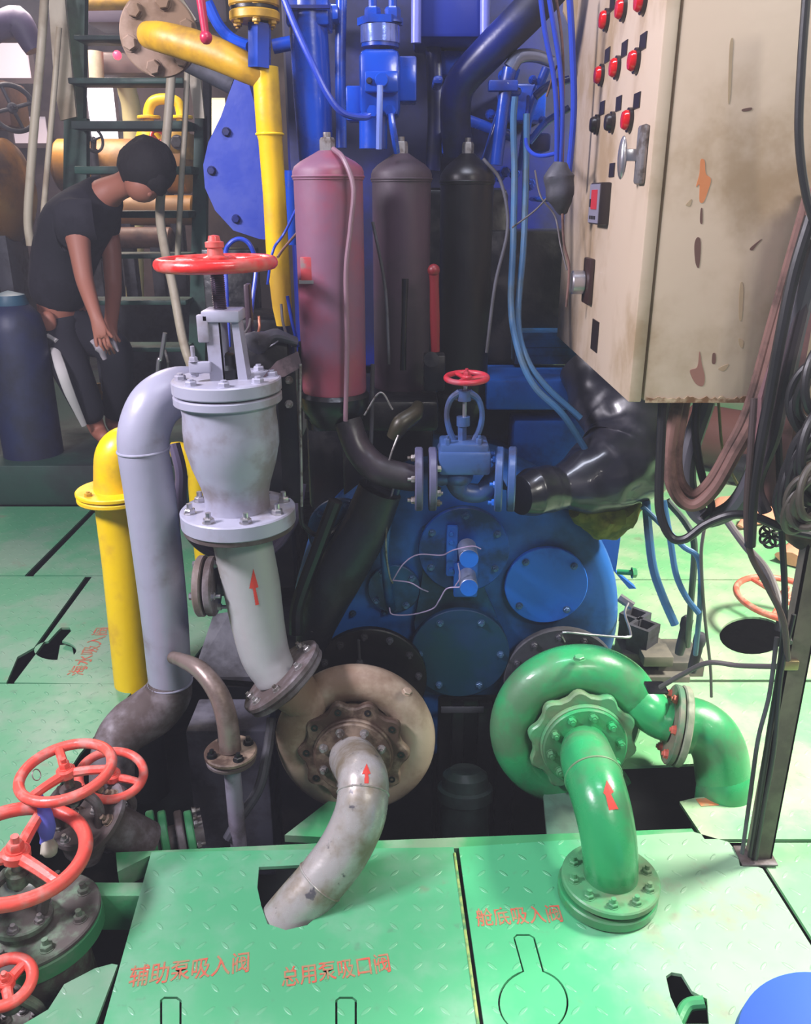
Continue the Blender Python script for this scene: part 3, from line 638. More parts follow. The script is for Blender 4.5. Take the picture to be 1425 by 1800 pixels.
# ================================================================ PUMPS
def volute(par, c, ax, R0, rr, a_start, a_end, m, tail, rtail, name='volute', body_r=0.6, grow=(0.75, 1.0), depth=1.0):
    """spiral casing tube around axis ax (pointing to the viewer), angles in degrees, counter-clockwise seen from the viewer"""
    ax = Vector(ax).normalized(); rt = Z.cross(ax).normalized(); up = ax.cross(rt)
    pts = []; rs = []; n = 26
    for i in range(n+1):
        k = i/n; a = math.radians(a_start + (a_end-a_start)*k); r = rr*(grow[0]+(grow[1]-grow[0])*k)
        pts.append(c + (rt*math.cos(a)+up*math.sin(a))*(R0 - r*0.35)); rs.append(r)
    pts += [Vector(p) for p in tail]; rs += rtail
    g = G().tube(pts, rs, 24, sub=3)
    g.lathe([(R0*0.9, -rr*1.0), (R0*0.98, -rr*0.5), (R0*0.9, -rr*0.15)], c, ax, 40)
    g.lathe([(R0*0.62, -rr*0.2), (R0*0.56, rr*0.9)], c, ax, 40)
    return part(name, g, m, par)
def scallop(par, c, ax, R, t, n, m, amp=0.07, name='lugged_cover', ph=0):
    sc = lambda a, i: 1 + amp*max(-0.6, math.cos(n*(a+ph)))
    return part(name, G().lathe([(R*0.96, 0), (R, t*0.15), (R, t*0.8), (R*0.965, t)], c, ax, n*10, sc), m, par)
# ---- rusty pump
AX = Vector((-0.03, -1, 0.10)).normalized()
c0 = PY(626, 1296, 1.80)
rpump = thing('centrifugal_pump', 'rusty grey centrifugal pump with spiral casing, left of the green pump', 'pump', c0-Z*0.25)
tl = tp([(560, 1262, 1.76), (520, 1222, 1.775), (506, 1208, 1.775)])
RVR = 0.178
t0 = tp([(512, 1340, 1.80), (520, 1285, 1.79), (538, 1240, 1.785), (525, 1222, 1.78), (508, 1206, 1.775)])
volute(rpump, c0, AX, 0.168, 0.062, 150, -165, RUST, t0[1:], [0.052, 0.05, 0.055, 0.06], grow=(0.72, 0.88))
cf = PY(506, 1203, 1.775)-0*Z
mm = m_ax
rf = part('outlet_flange', disc(PY(499, 1193, 1.768), -m_ax, SZ(80, cf), 0.015, 44), GREYD, rpump)
cc = c0 + AX*0.055
scallop(rpump, cc, AX, 0.128, 0.024, 10, RUSTC, 0.08)
lc = cc+AX*0.024
rt_ = Z.cross(AX).normalized(); up_ = AX.cross(rt_)
for i in range(10):
    a = 2*PI*i/10
    q = AX.to_track_quat('Z', 'Y').to_matrix(); p = lc + q @ Vector((math.cos(a), math.sin(a), 0))*0.116
    part('bolt_hole', G().ring(p-AX*0.001, AX, 0.004, 0.0085, 0.003, 14), BLK, rpump)
part('cover_step', disc(lc, AX, 0.098, 0.012, 44), RUSTC, rpump)
sf = part('suction_flange', disc(lc+AX*0.012, AX, 0.094, 0.012, 44), RUSTC, rpump)
bolts(sf, lc+AX*0.024, AX, 0.076, 8, 0.0095, 0.011, ZINC, 0.006, 0.39)
part('casing_plug', G().hexb(PY(715, 1217, 1.74), view_vec(715, 1217, 0.3, 0.6, 0.6), 0.012, 0.008), RUST, rpump)
part('mounting_flange', disc(c0-AX*0.13, AX, 0.15, 0.03, 44), BLK, rpump)
bolts(rpump, c0-AX*0.10, AX, 0.135, 10, 0.009, 0.009, ZINC, 0.006, 0.2)
# ---- suction pipe
st_ = lc+AX*0.022
P, R_ = tpr([(637, 1345, 1.60, 44), (636, 1362, 1.54, 44), (638, 1395, 1.49, 45), (630, 1440, 1.46, 46), (602, 1498, 1.43, 46), (562, 1550, 1.40, 45), (524, 1592, 1.378, 44), (485, 1640, 1.36, 44)])
P[0] = st_
sp_ = thing('suction_pipe', 'silver suction pipe with a red arrow curving from the rusty pump into the deck hole', 'pipe', P[-1])
s1 = part('pipe', G().tube(P+[P[-1]+Vector((-0.05, -0.01, -0.08))], R_+[R_[-1]], 40, sub=8), SILV, sp_)
for i in (2, 5): weld(sp_, P[i], P[i+1]-P[i-1], R_[i]*0.995, SILV, 0.0025)
paint_on(s1, sp_, 'painted_arrow', [(644, 1343), (651, 1360), (647, 1361), (648, 1377), (640, 1377), (641, 1361), (636, 1361)], REDP)

# ---- green pump
AG = Vector((0.03, -1, 0.10)).normalized()
g0 = PY(1012, 1278, 1.84)
gp = thing('centrifugal_pump', 'green centrifugal pump with spiral casing on the right front of the engine', 'pump', g0-Z*0.25)
tg = tp([(1120, 1215, 1.83), (1138, 1246, 1.82), (1155, 1262, 1.81), (1178, 1270, 1.80)])
volute(gp, g0, AG, 0.185, 0.062, 315, 28, GRN, tg[1:], [0.055, 0.05, 0.05], grow=(0.8, 1.08))
gc = g0 + AG*0.055
scallop(gp, gc, AG, 0.130, 0.024, 10, GRNW, 0.07, ph=.2)
gl = gc+AG*0.024
part('cover_step', disc(gl, AG, 0.108, 0.014, 44), GRNW, gp)
sf = part('suction_flange', disc(gl+AG*0.014, AG, 0.104, 0.012, 44), GRN, gp)
bolts(sf, gl+AG*0.026, AG, 0.086, 10, 0.0105, 0.014, GRN, 0.006, 0.15)
bb_ = PY(1018, 1158, 1.80)
part('casing_plug', G().hexb(bb_, view_vec(1018, 1158, 0, 0.85, 0.5), 0.013, 0.008), GRNW, gp)
part('mounting_ring', disc(g0-AG*0.12, AG, 0.165, 0.03, 44), CHAR, gp)
bolts(gp, g0-AG*0.09, AG, 0.150, 10, 0.008, 0.009, ZINC, 0.006, 0.2)
oa = (tg[3]-tg[2]).normalized(); oa = Vector((0.97, -0.18, -0.12)).normalized()
of = PY(1176, 1272, 1.80)
f1 = part('outlet_flange', disc(of, oa, SZ(70, of), 0.016, 44), mat('dull_pinkish_flange', (120, 108, 96), 0.5, dirt=(70, 110, 84), damt=.6, dscale=14), gp)
bolts(f1, of, -oa, SZ(55, of), 6, 0.011, 0.010, mat('red_bolt_paint', (196, 96, 80), 0.5), 0.004, 0.4)
part('clamp_block', G().bb(PY(1140, 1218, 1.74), PY(1165, 1200, 1.79), 0.004), BLK, gp)
# ---- green outlet elbow
P, R_ = tpr([(1196, 1274, 1.795, 50), (1222, 1276, 1.79, 48), (1248, 1292, 1.775, 47), (1264, 1322, 1.765, 47), (1270, 1365, 1.755, 47), (1271, 1400, 1.745, 47)])
ge = thing('outlet_elbow', 'green elbow pipe turning from the green pump outlet down through the right deck plate', 'pipe', P[-1])
part('elbow', G().tube(P+[P[-1]-Z*0.35], R_+[R_[-1]], 36), GRN, ge)
part('flange', disc(of+oa*0.019, oa, SZ(71, of), 0.018, 44), mat('dusty_flange_paint', (140, 142, 124), 0.5, dirt=(100, 116, 92), damt=.5, dscale=9), ge)
# ---- green suction elbow with floor flange
P, R_ = tpr([(1026, 1315, 1.64, 44), (1032, 1335, 1.60, 47), (1043, 1368, 1.53, 50), (1056, 1410, 1.47, 50), (1067, 1460, 1.43, 49), (1072, 1505, 1.41, 48), (1073, 1540, 1.41, 47)])
P[0] = gl+AG*0.024
gs = thing('suction_elbow', 'glossy green elbow pipe with bolted round floor flange, fixed to the green pump', 'pipe', PZ(1072, 1545, 0.0))
e_ = part('elbow', G().tube(P, R_, 40, sub=8), GRN, gs)
weld(gs, P[2], P[3]-P[1], R_[2]*0.99, GRNW, 0.003)
paint_on(e_, gs, 'painted_arrow', [(1066, 1372), (1078, 1392), (1073, 1396), (1086, 1422), (1070, 1424), (1064, 1398), (1060, 1394)], REDP)
fz = PZ(1073, 1540, 0.05)
gf = part('flange', disc(fz-Z*0.017, Z, SZ(85, fz), 0.017, 52), GRNW, gs)
bolts(gf, fz, Z, SZ(67, fz), 10, 0.0105, 0.009, GRNW, 0.010, 0.15)
part('lower_flange', disc(Vector((fz.x-0.004, fz.y, 0.002)), Z, SZ(87, fz), 0.024, 52), GRN, gs)

solo('pit_bracket', G().prism([PY(500, 1468, 1.62), PY(585, 1402, 1.75), PY(600, 1402, 1.75), PY(640, 1440, 1.66), PY(640, 1475, 1.62)], (0, 0.0, -0.02)), DECKS, 'sloping pale green bracket in the pit under the rusty pump', 'bracket', smooth=0)
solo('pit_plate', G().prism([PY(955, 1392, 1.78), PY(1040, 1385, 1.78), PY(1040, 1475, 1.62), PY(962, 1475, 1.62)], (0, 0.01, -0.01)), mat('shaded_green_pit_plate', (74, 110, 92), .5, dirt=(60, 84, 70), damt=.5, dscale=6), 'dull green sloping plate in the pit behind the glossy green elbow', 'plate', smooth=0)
# ================================================================ ENGINE
ec = PY(802, 1098, 2.0)
eng = thing('diesel_engine', 'big blue engine with round gear housing and bolted covers, behind the two pumps', 'engine', Vector((0.03, 2.6, -0.12)))
RH = SZ(290, ec)
mY = -Yv
gh = part('gear_housing', G().lathe([(RH, -0.42), (RH, -0.05), (RH*0.985, -0.022), (RH*0.95, -0.006), (RH*0.9, 0.0)], ec, mY, 96), mat('gear_housing_blue', (26, 88, 164), .4, dirt=(16, 60, 100), damt=.6, dscale=3.5, bump=.12), eng)
def cover(px, py, rpx, n, ph, m, lift=0.022, t=0.014, br=0.82, nm='cover', bm=None, w=0.0085):
    Y0 = 2.0-lift; p = PY(px, py, Y0); r = SZ(rpx, p)
    c = part(nm, disc(p+Yv*t, mY, r, t, 56, 0.002), m, eng)
    part('cover_boss', G().cyl(p+Yv*t, p+Yv*(lift+0.004), r*0.97, seg=48), TEAL, c)
    if n: bolts(c, p, mY, r*br, n, w, 0.008, bm or mat('slate_blue_bolt', (70, 100, 140), .35, .3), 0.006, ph)
    return c, p, r
BR = mat('fresh_blue_cover_paint', (22, 104, 214), 0.42, dirt=(16, 84, 180), damt=0.3, dscale=6, bump=0.1)
cA, pA_, rA = cover(960, 1030, 73, 4, math.radians(40), BR)
cB_, pB_, rB_ = cover(808, 1150, 87, 6, 0.0, mat('dark_teal_cover_paint', (8, 52, 78), 0.4, dirt=(12, 56, 100), damt=.5, dscale=5), 0.05, 0.016)
cC_, pC_, rC_ = cover(815, 968, 80, 6, 0.5, mat('mid_blue_cover', (20, 78, 166), .38, dirt=(14, 52, 96), damt=.6, dscale=9), 0.03)
cD_, pD_, rD_ = cover(692, 1036, 46, 4, 0.6, TEAL, 0.02)
cE_, pE_, rE_ = cover(600, 935, 60, 6, 0.3, TEAL, 0.02)
# raised casting lobe joining two covers
part('casting_lobe', G().prism([PY(742, 1010, 1.995), PY(728, 1090, 1.995), PY(745, 1215, 1.995), PY(870, 1215, 1.995), PY(893, 1150, 1.995), PY(870, 1075, 1.995), PY(850, 1030, 1.995), PY(885, 960, 1.995), PY(865, 905, 1.995), PY(800, 890, 1.995), PY(742, 925, 1.995)], (0, -0.018, 0)), TEAL, eng)
br_ = part('slotted_bracket', G().bb(PY(785, 925, 1.955), PY(803, 1010, 1.97), 0.006).bb(PY(798, 990, 1.95), PY(838, 1045, 1.97), 0.006), BLUL, eng)
for yy in (938, 953, 1002): part('bolt', G().hexb(PY(793, yy, 1.955), mY, 0.006, 0.006), BLUL, br_)
for (x, y, r) in ((824, 982, 17), (824, 1033, 16)):
    p = PY(x, y, 1.88); rr = SZ(r, p)
    s_ = part('sensor', G().cyl(p+Yv*0.075, p, rr, seg=28, bev=0.002), mat('sensor_tape_silver', (150, 160, 190), 0.35, 0.4), eng)
    part('end_cap', G().cyl(p-Yv*0.001, p-Yv*0.003, rr*0.97, seg=28), BR, s_)
# pump adapters
for (o, ax_, rr) in ((c0, AX, 0.14), (g0, AG, 0.14)):
    e0 = o - ax_*0.12; part('pump_adapter', G().lathe([(rr, 0), (rr*1.05, 0.03), (rr*1.2, 0.16)], e0, -ax_, 40), BLK, eng)
fl_ = PY(650, 1195, 1.93); k_ = part('adapter_flange', disc(fl_+Yv*0.02, mY, SZ(100, fl_), 0.02, 48), BLK, eng); bolts(k_, fl_, mY, SZ(86, fl_), 12, 0.0085, 0.009, CHAR, 0.008, 0.1)
fl_ = PY(985, 1195, 1.95); k_ = part('adapter_flange', disc(fl_+Yv*0.02, mY, SZ(100, fl_), 0.02, 48), CHAR, eng); bolts(k_, fl_, mY, SZ(86, fl_), 12, 0.0085, 0.009, CHAR, 0.008, 0.1)
part('grease_nipple', G().cyl(PY(632, 1165, 1.90), PY(630, 1125, 1.90), 0.004, seg=10).ball(PY(632, 1165, 1.90), 0.010, 10), CHAR, eng)
# lower column and dark casing between the pumps
g = G().bb(PY(770, 1225, 1.99), PY(900, 1470, 1.99)+Vector((0, 0.35, -0.3)), 0.01)
for x0 in (795, 842, 878): g.bb(PY(x0, 1245, 1.95), PY(x0+14, 1420, 1.99)+Vector((0, 0, -0.1)), 0.003)
part('lower_casing', g, BLK, eng)
part('casing_strap', G().bb(PY(775, 1243, 1.945), PY(850, 1252, 1.95), 0.002), CHAR, eng)
pc = PY(820, 1398, 1.80)
can = part('drain_canister', G().lathe([(0.066, 0), (0.066, 0.12), (0.074, 0.125), (0.074, 0.155), (0.064, 0.16), (0.06, 0.19), (0.04, 0.205)], pc-Z*0.17+Yv*0.02, Vector((0, 0.25, 1)), 36), mat('dark_green_grey_enamel', (44, 60, 56), .28, dirt=(26, 34, 34), damt=.6, dscale=6), eng)
for (x, y) in ((600, 1072), (676, 1075), (740, 1230), (920, 1175), (620, 1078)): part('bolt', G().hexb(PY(x, y, 1.998), mY, 0.008, 0.008, 0.006), TEAL, eng)
# body above
BY = 2.32
part('crankcase', G().bb(PY(560, 700, BY), Vector((PY(1010, 700, BY).x, 4.3, -0.12)), 0.02), TEAL, eng)
part('crankcase_door', G().bb(PY(902, 738, BY-0.11), PY(1012, 835, BY), 0.014), BLUL, eng)
part('shelf', G().bb(PY(855, 668, BY-0.12), PY(1012, 690, BY+0.1), 0.008), BLUL, eng)
part('unlit_greasy_panel', G().bb(PY(855, 405, BY+0.14), Vector((PY(1020, 640, BY+0.14).x, BY+0.3, PY(1010, 640, BY+.14).z)), 0.01), BLK, eng)  # black stands for missing light here as well as oil and grease
for i, yy in enumerate((585, 598, 612, 626)): part('fin', G().bb(PY(905, yy, BY+0.05), PY(1008, yy+4, BY+0.14)), TEAL, eng)
part('cylinder_block', G().bb(Vector((PY(505, 300, 2.62).x, 2.62, 0.9)), Vector((PY(1010, 300, 2.62).x, 4.3, 2.6)), 0.03), mat('deep_engine_blue', (8, 28, 118), .45, dirt=(5, 12, 58), damt=.6, dscale=2.5, bump=.1), eng)
part('unlit_greasy_underside', G().bb(PY(655, 330, 2.5), Vector((PY(880, 700, 2.5).x, 2.61, 0.95)), 0.02), BLK, eng)  # grease black also paints in the shade behind the filters
part('filter_bracket', G().bb(PY(536, 705, 1.97), PY(770, 760, 1.97)+Vector((0, 0.35, 0)), 0.012), BLK, eng)
part('bracket_support', G().bb(PY(600, 740, 2.12), PY(760, 880, 2.12)+Vector((0, 0.2, 0)), 0.012), BLK, eng)
part('left_casing', G().bb(PY(535, 700, 2.2), PY(690, 900, 2.2)+Vector((0, 0.3, 0)), 0.02), BLK, eng)
part('top_casing', G().bb(PY(728, -60, 2.35), PY(862, 66, 2.35)+Vector((0, .25, 0)), 0.01), mat('deep_blue_casing', (16, 40, 130), .4, bump=.1), eng)
for x in (732, 853): part('column', G().cyl(PY(x, -60, 2.33), PY(x-1, 76, 2.33), SZ(9, PY(x, 0, 2.33)), seg=16), mat('pale_blue_pipe', (112, 120, 200), 0.35), eng)
for i, (x, y, w_, h_, Yy) in enumerate(((560, 20, 70, 26, 2.42), (800, 110, 60, 40, 2.5), (930, 180, 60, 60, 2.5), (900, 160, 34, 14, 2.3), (800, 250, 46, 40, 2.45), (965, 350, 46, 9, 2.3), (770, 140, 18, 14, 2.3), (950, 250, 36, 30, 2.4))):
    p = PY(x, y, Yy); part('housing_block', G().bb(p-Vector((SZ(w_, p)/2, 0, SZ(h_, p)/2)), p+Vector((SZ(w_, p)/2, 0.14, SZ(h_, p)/2)), 0.008), BLUE if i != 7 else NAVY, eng)
for k_, (pts, rp, m_) in enumerate((([(905, 120, 2.4), (880, 200, 2.4), (850, 300, 2.4)], 10, BLUE), ([(960, 120, 2.4), (930, 200, 2.4), (915, 300, 2.4)], 8, BLUE), ([(820, 210, 2.42), (860, 225, 2.42), (900, 240, 2.42)], 9, BLUE), ([(760, 60, 2.5), (765, 200, 2.5), (760, 300, 2.5)], 14, NAVY), ([(600, -20, 2.5), (598, 120, 2.5), (600, 260, 2.5)], 10, BLUE),
      ([(940, 170, 2.36), (965, 150, 2.36), (1000, 140, 2.36)], 7, BLUE), ([(930, 250, 2.36), (960, 215, 2.36), (1000, 190, 2.36)], 6, BLUE), ([(512, 300, 2.5), (512, 430, 2.5)], 12, BLUE), ([(480, 82, 2.4), (515, 75, 2.4)], 12, BLUE))):
    P__ = tp(pts); part('oil_pipe', G().tube(P__, SZ(rp, P__[0]), 16), m_, eng)
random.seed(3)
for i in range(16):
    x = random.uniform(760, 960); y = random.uniform(120, 330); Yy = random.uniform(2.38, 2.52); p = PY(x, y, Yy)
    part('bolt', G().hexb(p, mY, random.uniform(.008, .014), 0.02, 0.01), BLUE, eng)

# ---- big blue vertical pipe
P, R_ = tpr([(542, -20, 2.28, 34), (542, 45, 2.28, 34), (550, 180, 2.28, 33), (556, 290, 2.28, 30)])
bp_ = thing('oil_riser', 'thick glossy blue vertical pipe with square collar, between the yellow pipe and the fuel pump', 'pipe', P[-1])
part('pipe', G().tube(P, R_, 36, smooth=False), BLUE, bp_)
part('collar', G().bb(PY(500, -10, 2.24), PY(578, 44, 2.24)+Vector((0, 0.12, 0)), 0.006), BLUE, bp_)
part('collar_plate', G().bb(PY(498, 8, 2.225), PY(580, 16, 2.235)), NAVY, bp_)
# ---- fuel pump
fpo = PY(665, 255, 2.12)
fp_ = thing('fuel_pump', 'blue fuel injection pump with lever plate and two thin pipes, above the three filters', 'pump', fpo)
def pb(x0, y0, x1, y1, Yy, d, nm, m=BLUE, bev=.005): return part(nm, G().bb(PY(x0, y0, Yy), PY(x1, y1, Yy)+Vector((0, d, 0)), bev), m, fp_)
pb(630, 84, 703, 205, 2.10, 0.1, 'pump_body', BLUE, .016); pb(700, 98, 732, 178, 2.12, 0.09, 'side_block'); pb(607, 150, 636, 212, 2.13, 0.07, 'side_lug')
pl_ = pb(640, 124, 700, 162, 2.075, 0.03, 'lever_plate')
p = PY(671, 142, 2.07); part('knob', G().cyl(p, p-Yv*0.02, SZ(12, p), seg=22, bev=.002), BLUE, pl_)
p = PY(649, 142, 2.072); part('bolt', G().hexb(p, mY, 0.006, 0.005), NAVY, pl_)
p0 = PY(668, 84, 2.15); p1 = PY(668, 45, 2.15); part('barrel', G().cyl(p0, p1, SZ(33, p0), seg=32), BLUE, fp_)
part('barrel_top', G().cyl(p1, p1+Z*0.015, SZ(40, p0), seg=6), BLUE, fp_)
part('highlight_band', G().ring(p0+Z*0.008, Z, SZ(33, p0), SZ(34.5, p0), 0.035, 40), mat('barrel_highlight_blue', (120, 140, 220), 0.15, .7), fp_)  # pale ring paints the silver highlight around the barrel
for x in (655, 690): part('delivery_nut', G().hexb(PY(x, 40, 2.13), Z, 0.018, 0.03, 0.04), BLUE, fp_)
p = PY(656, 200, 2.13); part('lower_column', G().cyl(p, PY(656, 262, 2.13), SZ(25, p), seg=28), BLUE, fp_)
for (x, y) in ((655, 197), (686, 197)): q = PY(x, y, 2.09); part('union', G().cyl(q, q-Yv*0.03, SZ(10, q), seg=6), BLUE, fp_)
part('thin_pipe', G().tube(tp([(668, 150, 2.05), (667, 200, 2.05), (666, 262, 2.06)]), 0.007, 10), mat('silvery_blue_pipe', (120, 140, 214), .25, .3), fp_)
part('thin_pipe', G().tube(tp([(686, 200, 2.06), (692, 235, 2.06), (697, 268, 2.08)]), 0.008, 10), BLUE, fp_)
cable('hose', [(496, -10, 2.05), (520, 50, 2.04), (548, 110, 2.03), (575, 165, 2.03), (602, 198, 2.04), (640, 206, 2.06), (656, 198, 2.07)], 6, BLUH, 'blue hose sweeping down from the top into the side of the fuel pump', 'hose')
# ---- exhaust-like dark pipe & blue pipes at right
P, R_ = tpr([(1000, -60, 2.2, 34), (930, 20, 2.22, 32), (860, 90, 2.25, 30), (808, 150, 2.28, 28), (800, 210, 2.3, 27), (806, 270, 2.32, 27)])
solo('pipe', G().tube(P, R_, 24), NAVY, 'dark navy pipe running diagonally down from the top toward the right filter', 'pipe')
P, R_ = tpr([(668, 860, 1.93, 38), (640, 930, 1.93, 42), (590, 1020, 1.93, 44), (556, 1100, 1.95, 34), (548, 1160, 1.98, 26)])
solo('black_duct', G().tube(P, R_, 30, wob=.05), mat('bluish_black_rubber', (22, 26, 36), .4, dirt=(14, 14, 20), damt=.5, bump=.4), 'wide bluish-black rubber duct slanting down between the arrowed pipe and the round covers', 'duct')
P, R_ = tpr([(970, 108, 2.26, 10), (940, 98, 2.25, 11), (912, 100, 2.24, 12), (896, 120, 2.24, 13), (888, 160, 2.24, 11), (880, 220, 2.24, 11), (872, 290, 2.24, 11)])
bp2 = thing('blue_pipe', 'glossy blue pipe bending down from an elbow tinted with its highlight, right of the fuel pump', 'pipe', P[-1])
part('pipe', G().tube(P[3:], R_[3:], 18), BLUE, bp2); part('highlit_elbow', G().tube(P[:4], R_[:4], 18), mat('lit_elbow_blue', (130, 140, 170), 0.2, 0.6), bp2)  # pale elbow colour stands in for light caught on the blue bend
q = PY(885, 150, 2.22); part('clamp', G().bb(q-Vector((0.035, 0, 0.012)), q+Vector((0.035, 0.03, 0.012)), 0.004), BLUE, bp2)
for k, (pts, r, m_, lb) in enumerate((
    ([(948, -20, 1.95), (958, 60, 1.95), (972, 130, 1.95), (978, 200, 1.95), (978, 300, 1.96)], 4.5, BLUH, 'blue hose at the left of the hanging bundle beside the cabinet'),
    ([(962, -20, 1.95), (975, 60, 1.95), (984, 120, 1.95), (988, 200, 1.95), (984, 300, 1.96)], 4.5, BLUH, 'blue hose in the middle of the hanging bundle beside the cabinet'),
    ([(975, -20, 1.97), (988, 80, 1.96), (990, 200, 1.96), (988, 310, 1.96), (990, 420, 1.96), (1000, 470, 1.96), (995, 540, 1.96)], 2.5, BRNR, 'thin brown cable hanging close to the cabinet edge'),
    ([(960, 170, 1.97), (982, 120, 1.96), (976, 300, 1.97)], 2, BRNR, 'short brown wire tied into the hanging bundle'),
    ([(1000, -20, 2.05), (1006, 90, 2.05), (1008, 200, 2.05), (998, 320, 2.05)], 6, BLUH, 'blue hose nearest the cabinet, behind the hanging bundle'),
    ([(905, 170, 2.18), (902, 220, 2.18), (904, 300, 2.17), (902, 420, 2.12), (898, 540, 2.05), (912, 620, 2.0), (940, 680, 1.97), (990, 730, 1.95), (1038, 805, 1.94)], 6, BLUR, 'left blue hose dropping beside the small globe valve toward the black lagging'),
    ([(925, 200, 2.19), (924, 300, 2.18), (920, 430, 2.12), (910, 560, 2.05), (925, 630, 2.0), (960, 680, 1.98), (1020, 735, 1.97)], 6, BLUR, 'right blue hose dropping beside the small globe valve toward the black lagging'),
    ([(928, 170, 2.36), (924, 240, 2.2), (930, 264, 2.06), (950, 274, 2.0), (984, 268, 1.955)], 3, BLUH, 'short blue pipe hooking below the bright elbow'),
    ([(850, 280, 2.1), (880, 320, 2.05), (892, 400, 2.03), (870, 500, 2.0), (855, 620, 1.98)], 3, CHAR, 'thin dark cable arching over the right filter'),
    ([(940, 300, 2.1), (950, 345, 2.05), (975, 380, 2.04), (985, 430, 2.0), (996, 475, 1.98)], 1.6, GREYR, 'thin grey wire dropping from the cable knot'),
    ([(900, 400, 2.05), (940, 370, 2.02), (968, 340, 2.0)], 1.6, GREYR, 'thin grey wire running left from the cable knot'),
    ([(555, 290, 2.2), (505, 400, 2.0), (480, 440, 1.98), (470, 500, 1.98)], 2.2, BLUH, 'thin blue wire crossing in front of the yellow pipe'),
    ([(530, 400, 2.1), (500, 435, 2.05), (488, 452, 2.0)], 2.2, BRNR, 'thin wire behind the right rim of the red handwheel'),
    ([(402, 610, 2.05), (398, 520, 2.08), (396, 450, 2.1), (404, 428, 2.1), (422, 420, 2.1), (440, 432, 2.1), (450, 470, 2.1), (442, 540, 2.06), (436, 606, 2.02)], 4, BLUH, 'blue hose arching behind the red handwheel stem'),
    ([(505, 520, 1.98), (512, 560, 1.98), (524, 610, 1.98)], 3, BLUH, 'short blue hose left of the maroon filter'),
    ([(494, 535, 2.0), (498, 570, 1.98), (512, 610, 1.98)], 2.5, GREYR, 'short grey hose left of the maroon filter'),
    ([(528, 600, 2.0), (528, 880, 1.92), (540, 930, 1.92), (575, 940, 1.95), (620, 900, 1.98)], 4.5, BLKR, 'black hose curling from the sheet guard behind the large valve'),
    ([(655, 640, 1.95), (650, 800, 1.93), (630, 900, 1.95), (600, 1000, 1.95), (548, 1110, 1.9)], 4, CHAR, 'dark hose slanting down in front of the gear housing'),
    ([(590, 880, 1.9), (560, 960, 1.9), (524, 1060, 1.88), (520, 1115, 1.86)], 13, BLK, 'thick black hose behind the arrowed grey pipe'))):
    cable('hose' if r > 3.5 else 'cable', pts, r, m_, lb, 'hose' if r > 3.5 else 'cable')
kn = thing('cable_knot', 'dark taped knot in the hanging cable bundle at the cabinet edge', 'cable', PY(985, 330, 1.97))
part('tape', G().tube(tp([(985, 285, 1.96), (982, 310, 1.96), (985, 345, 1.96), (990, 375, 1.97)]), [SZ(10, PY(985, 300, 1.96)), SZ(26, PY(985, 300, 1.96)), SZ(24, PY(985, 300, 1.96)), SZ(8, PY(985, 300, 1.96))], 18, wob=.3), CHAR, kn)

# ---- filters
def filt(px, Yy, r, m, lab, ytop=300, ybot=690, cap=265, hoselug=True):
    b = PY(px, ybot, Yy); tpp = PY(px, ytop, Yy); c = PY(px, cap, Yy); ax = (tpp-b); ax = Z; L = tpp.z-b.z; Lc = c.z-tpp.z; R = SZ(r, tpp)
    o = thing('oil_filter', lab, 'filter', b)
    part('canister', G().lathe([(R*0.96, 0), (R, 0.01), (R, L-0.02), (R*1.03, L-0.018), (R*1.03, L-0.002), (R*0.97, L+0.008), (R*0.8, L+Lc*0.45), (R*0.45, L+Lc*0.8), (R*0.26, L+Lc), (0, L+Lc)], b, Z, 44), m, o)
    part('band', G().torus(b+Z*(L-0.012), Z, R*1.02, 0.003, 44, 8), m, o)
    part('vent_plug', G().hexb(b+Z*(L+Lc-0.004), Z, R*0.22, 0.03, 0.01), ZINC, o)
    part('head', G().lathe([(R*0.75, -0.075), (R*0.9, -0.055), (R*1.08, -0.03), (R*1.1, -0.005), (R*1.0, 0.004)], b, Z, 40), BLK, o)
    return o, b, R, L
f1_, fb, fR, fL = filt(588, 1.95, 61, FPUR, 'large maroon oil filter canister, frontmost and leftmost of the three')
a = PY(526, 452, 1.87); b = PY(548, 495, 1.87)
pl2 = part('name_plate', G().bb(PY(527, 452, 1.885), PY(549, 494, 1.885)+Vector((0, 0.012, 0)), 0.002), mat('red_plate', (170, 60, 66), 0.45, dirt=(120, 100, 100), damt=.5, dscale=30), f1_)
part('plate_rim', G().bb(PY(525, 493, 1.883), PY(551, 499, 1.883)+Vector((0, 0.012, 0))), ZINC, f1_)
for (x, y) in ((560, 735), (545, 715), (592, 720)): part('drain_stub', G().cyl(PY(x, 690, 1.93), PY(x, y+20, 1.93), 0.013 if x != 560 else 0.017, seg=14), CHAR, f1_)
f2_, *_ = filt(706, 2.14, 52, FPUD, 'shade-darkened maroon oil filter canister, in the middle of the three', 305, 690, 270)
f3_, *_ = filt(812, 2.26, 47, FBLK, 'shade-blackened oil filter canister, rightmost and farthest of the three', 310, 690, 270)
cable('hose', [(586, 262, 1.93), (604, 280, 1.88), (621, 330, 1.86), (616, 400, 1.86), (608, 480, 1.86), (610, 600, 1.86), (607, 740, 1.86)], 4.5, mat('mauve_hose', (122, 92, 104), .5), 'thin mauve hose hanging down in front of the maroon filter', 'hose')
cable('cable', [(655, 390, 1.98), (676, 500, 1.96), (682, 600, 1.95), (683, 640, 1.95)], 3, CHAR, 'dark cable leaning in front of the middle filter')
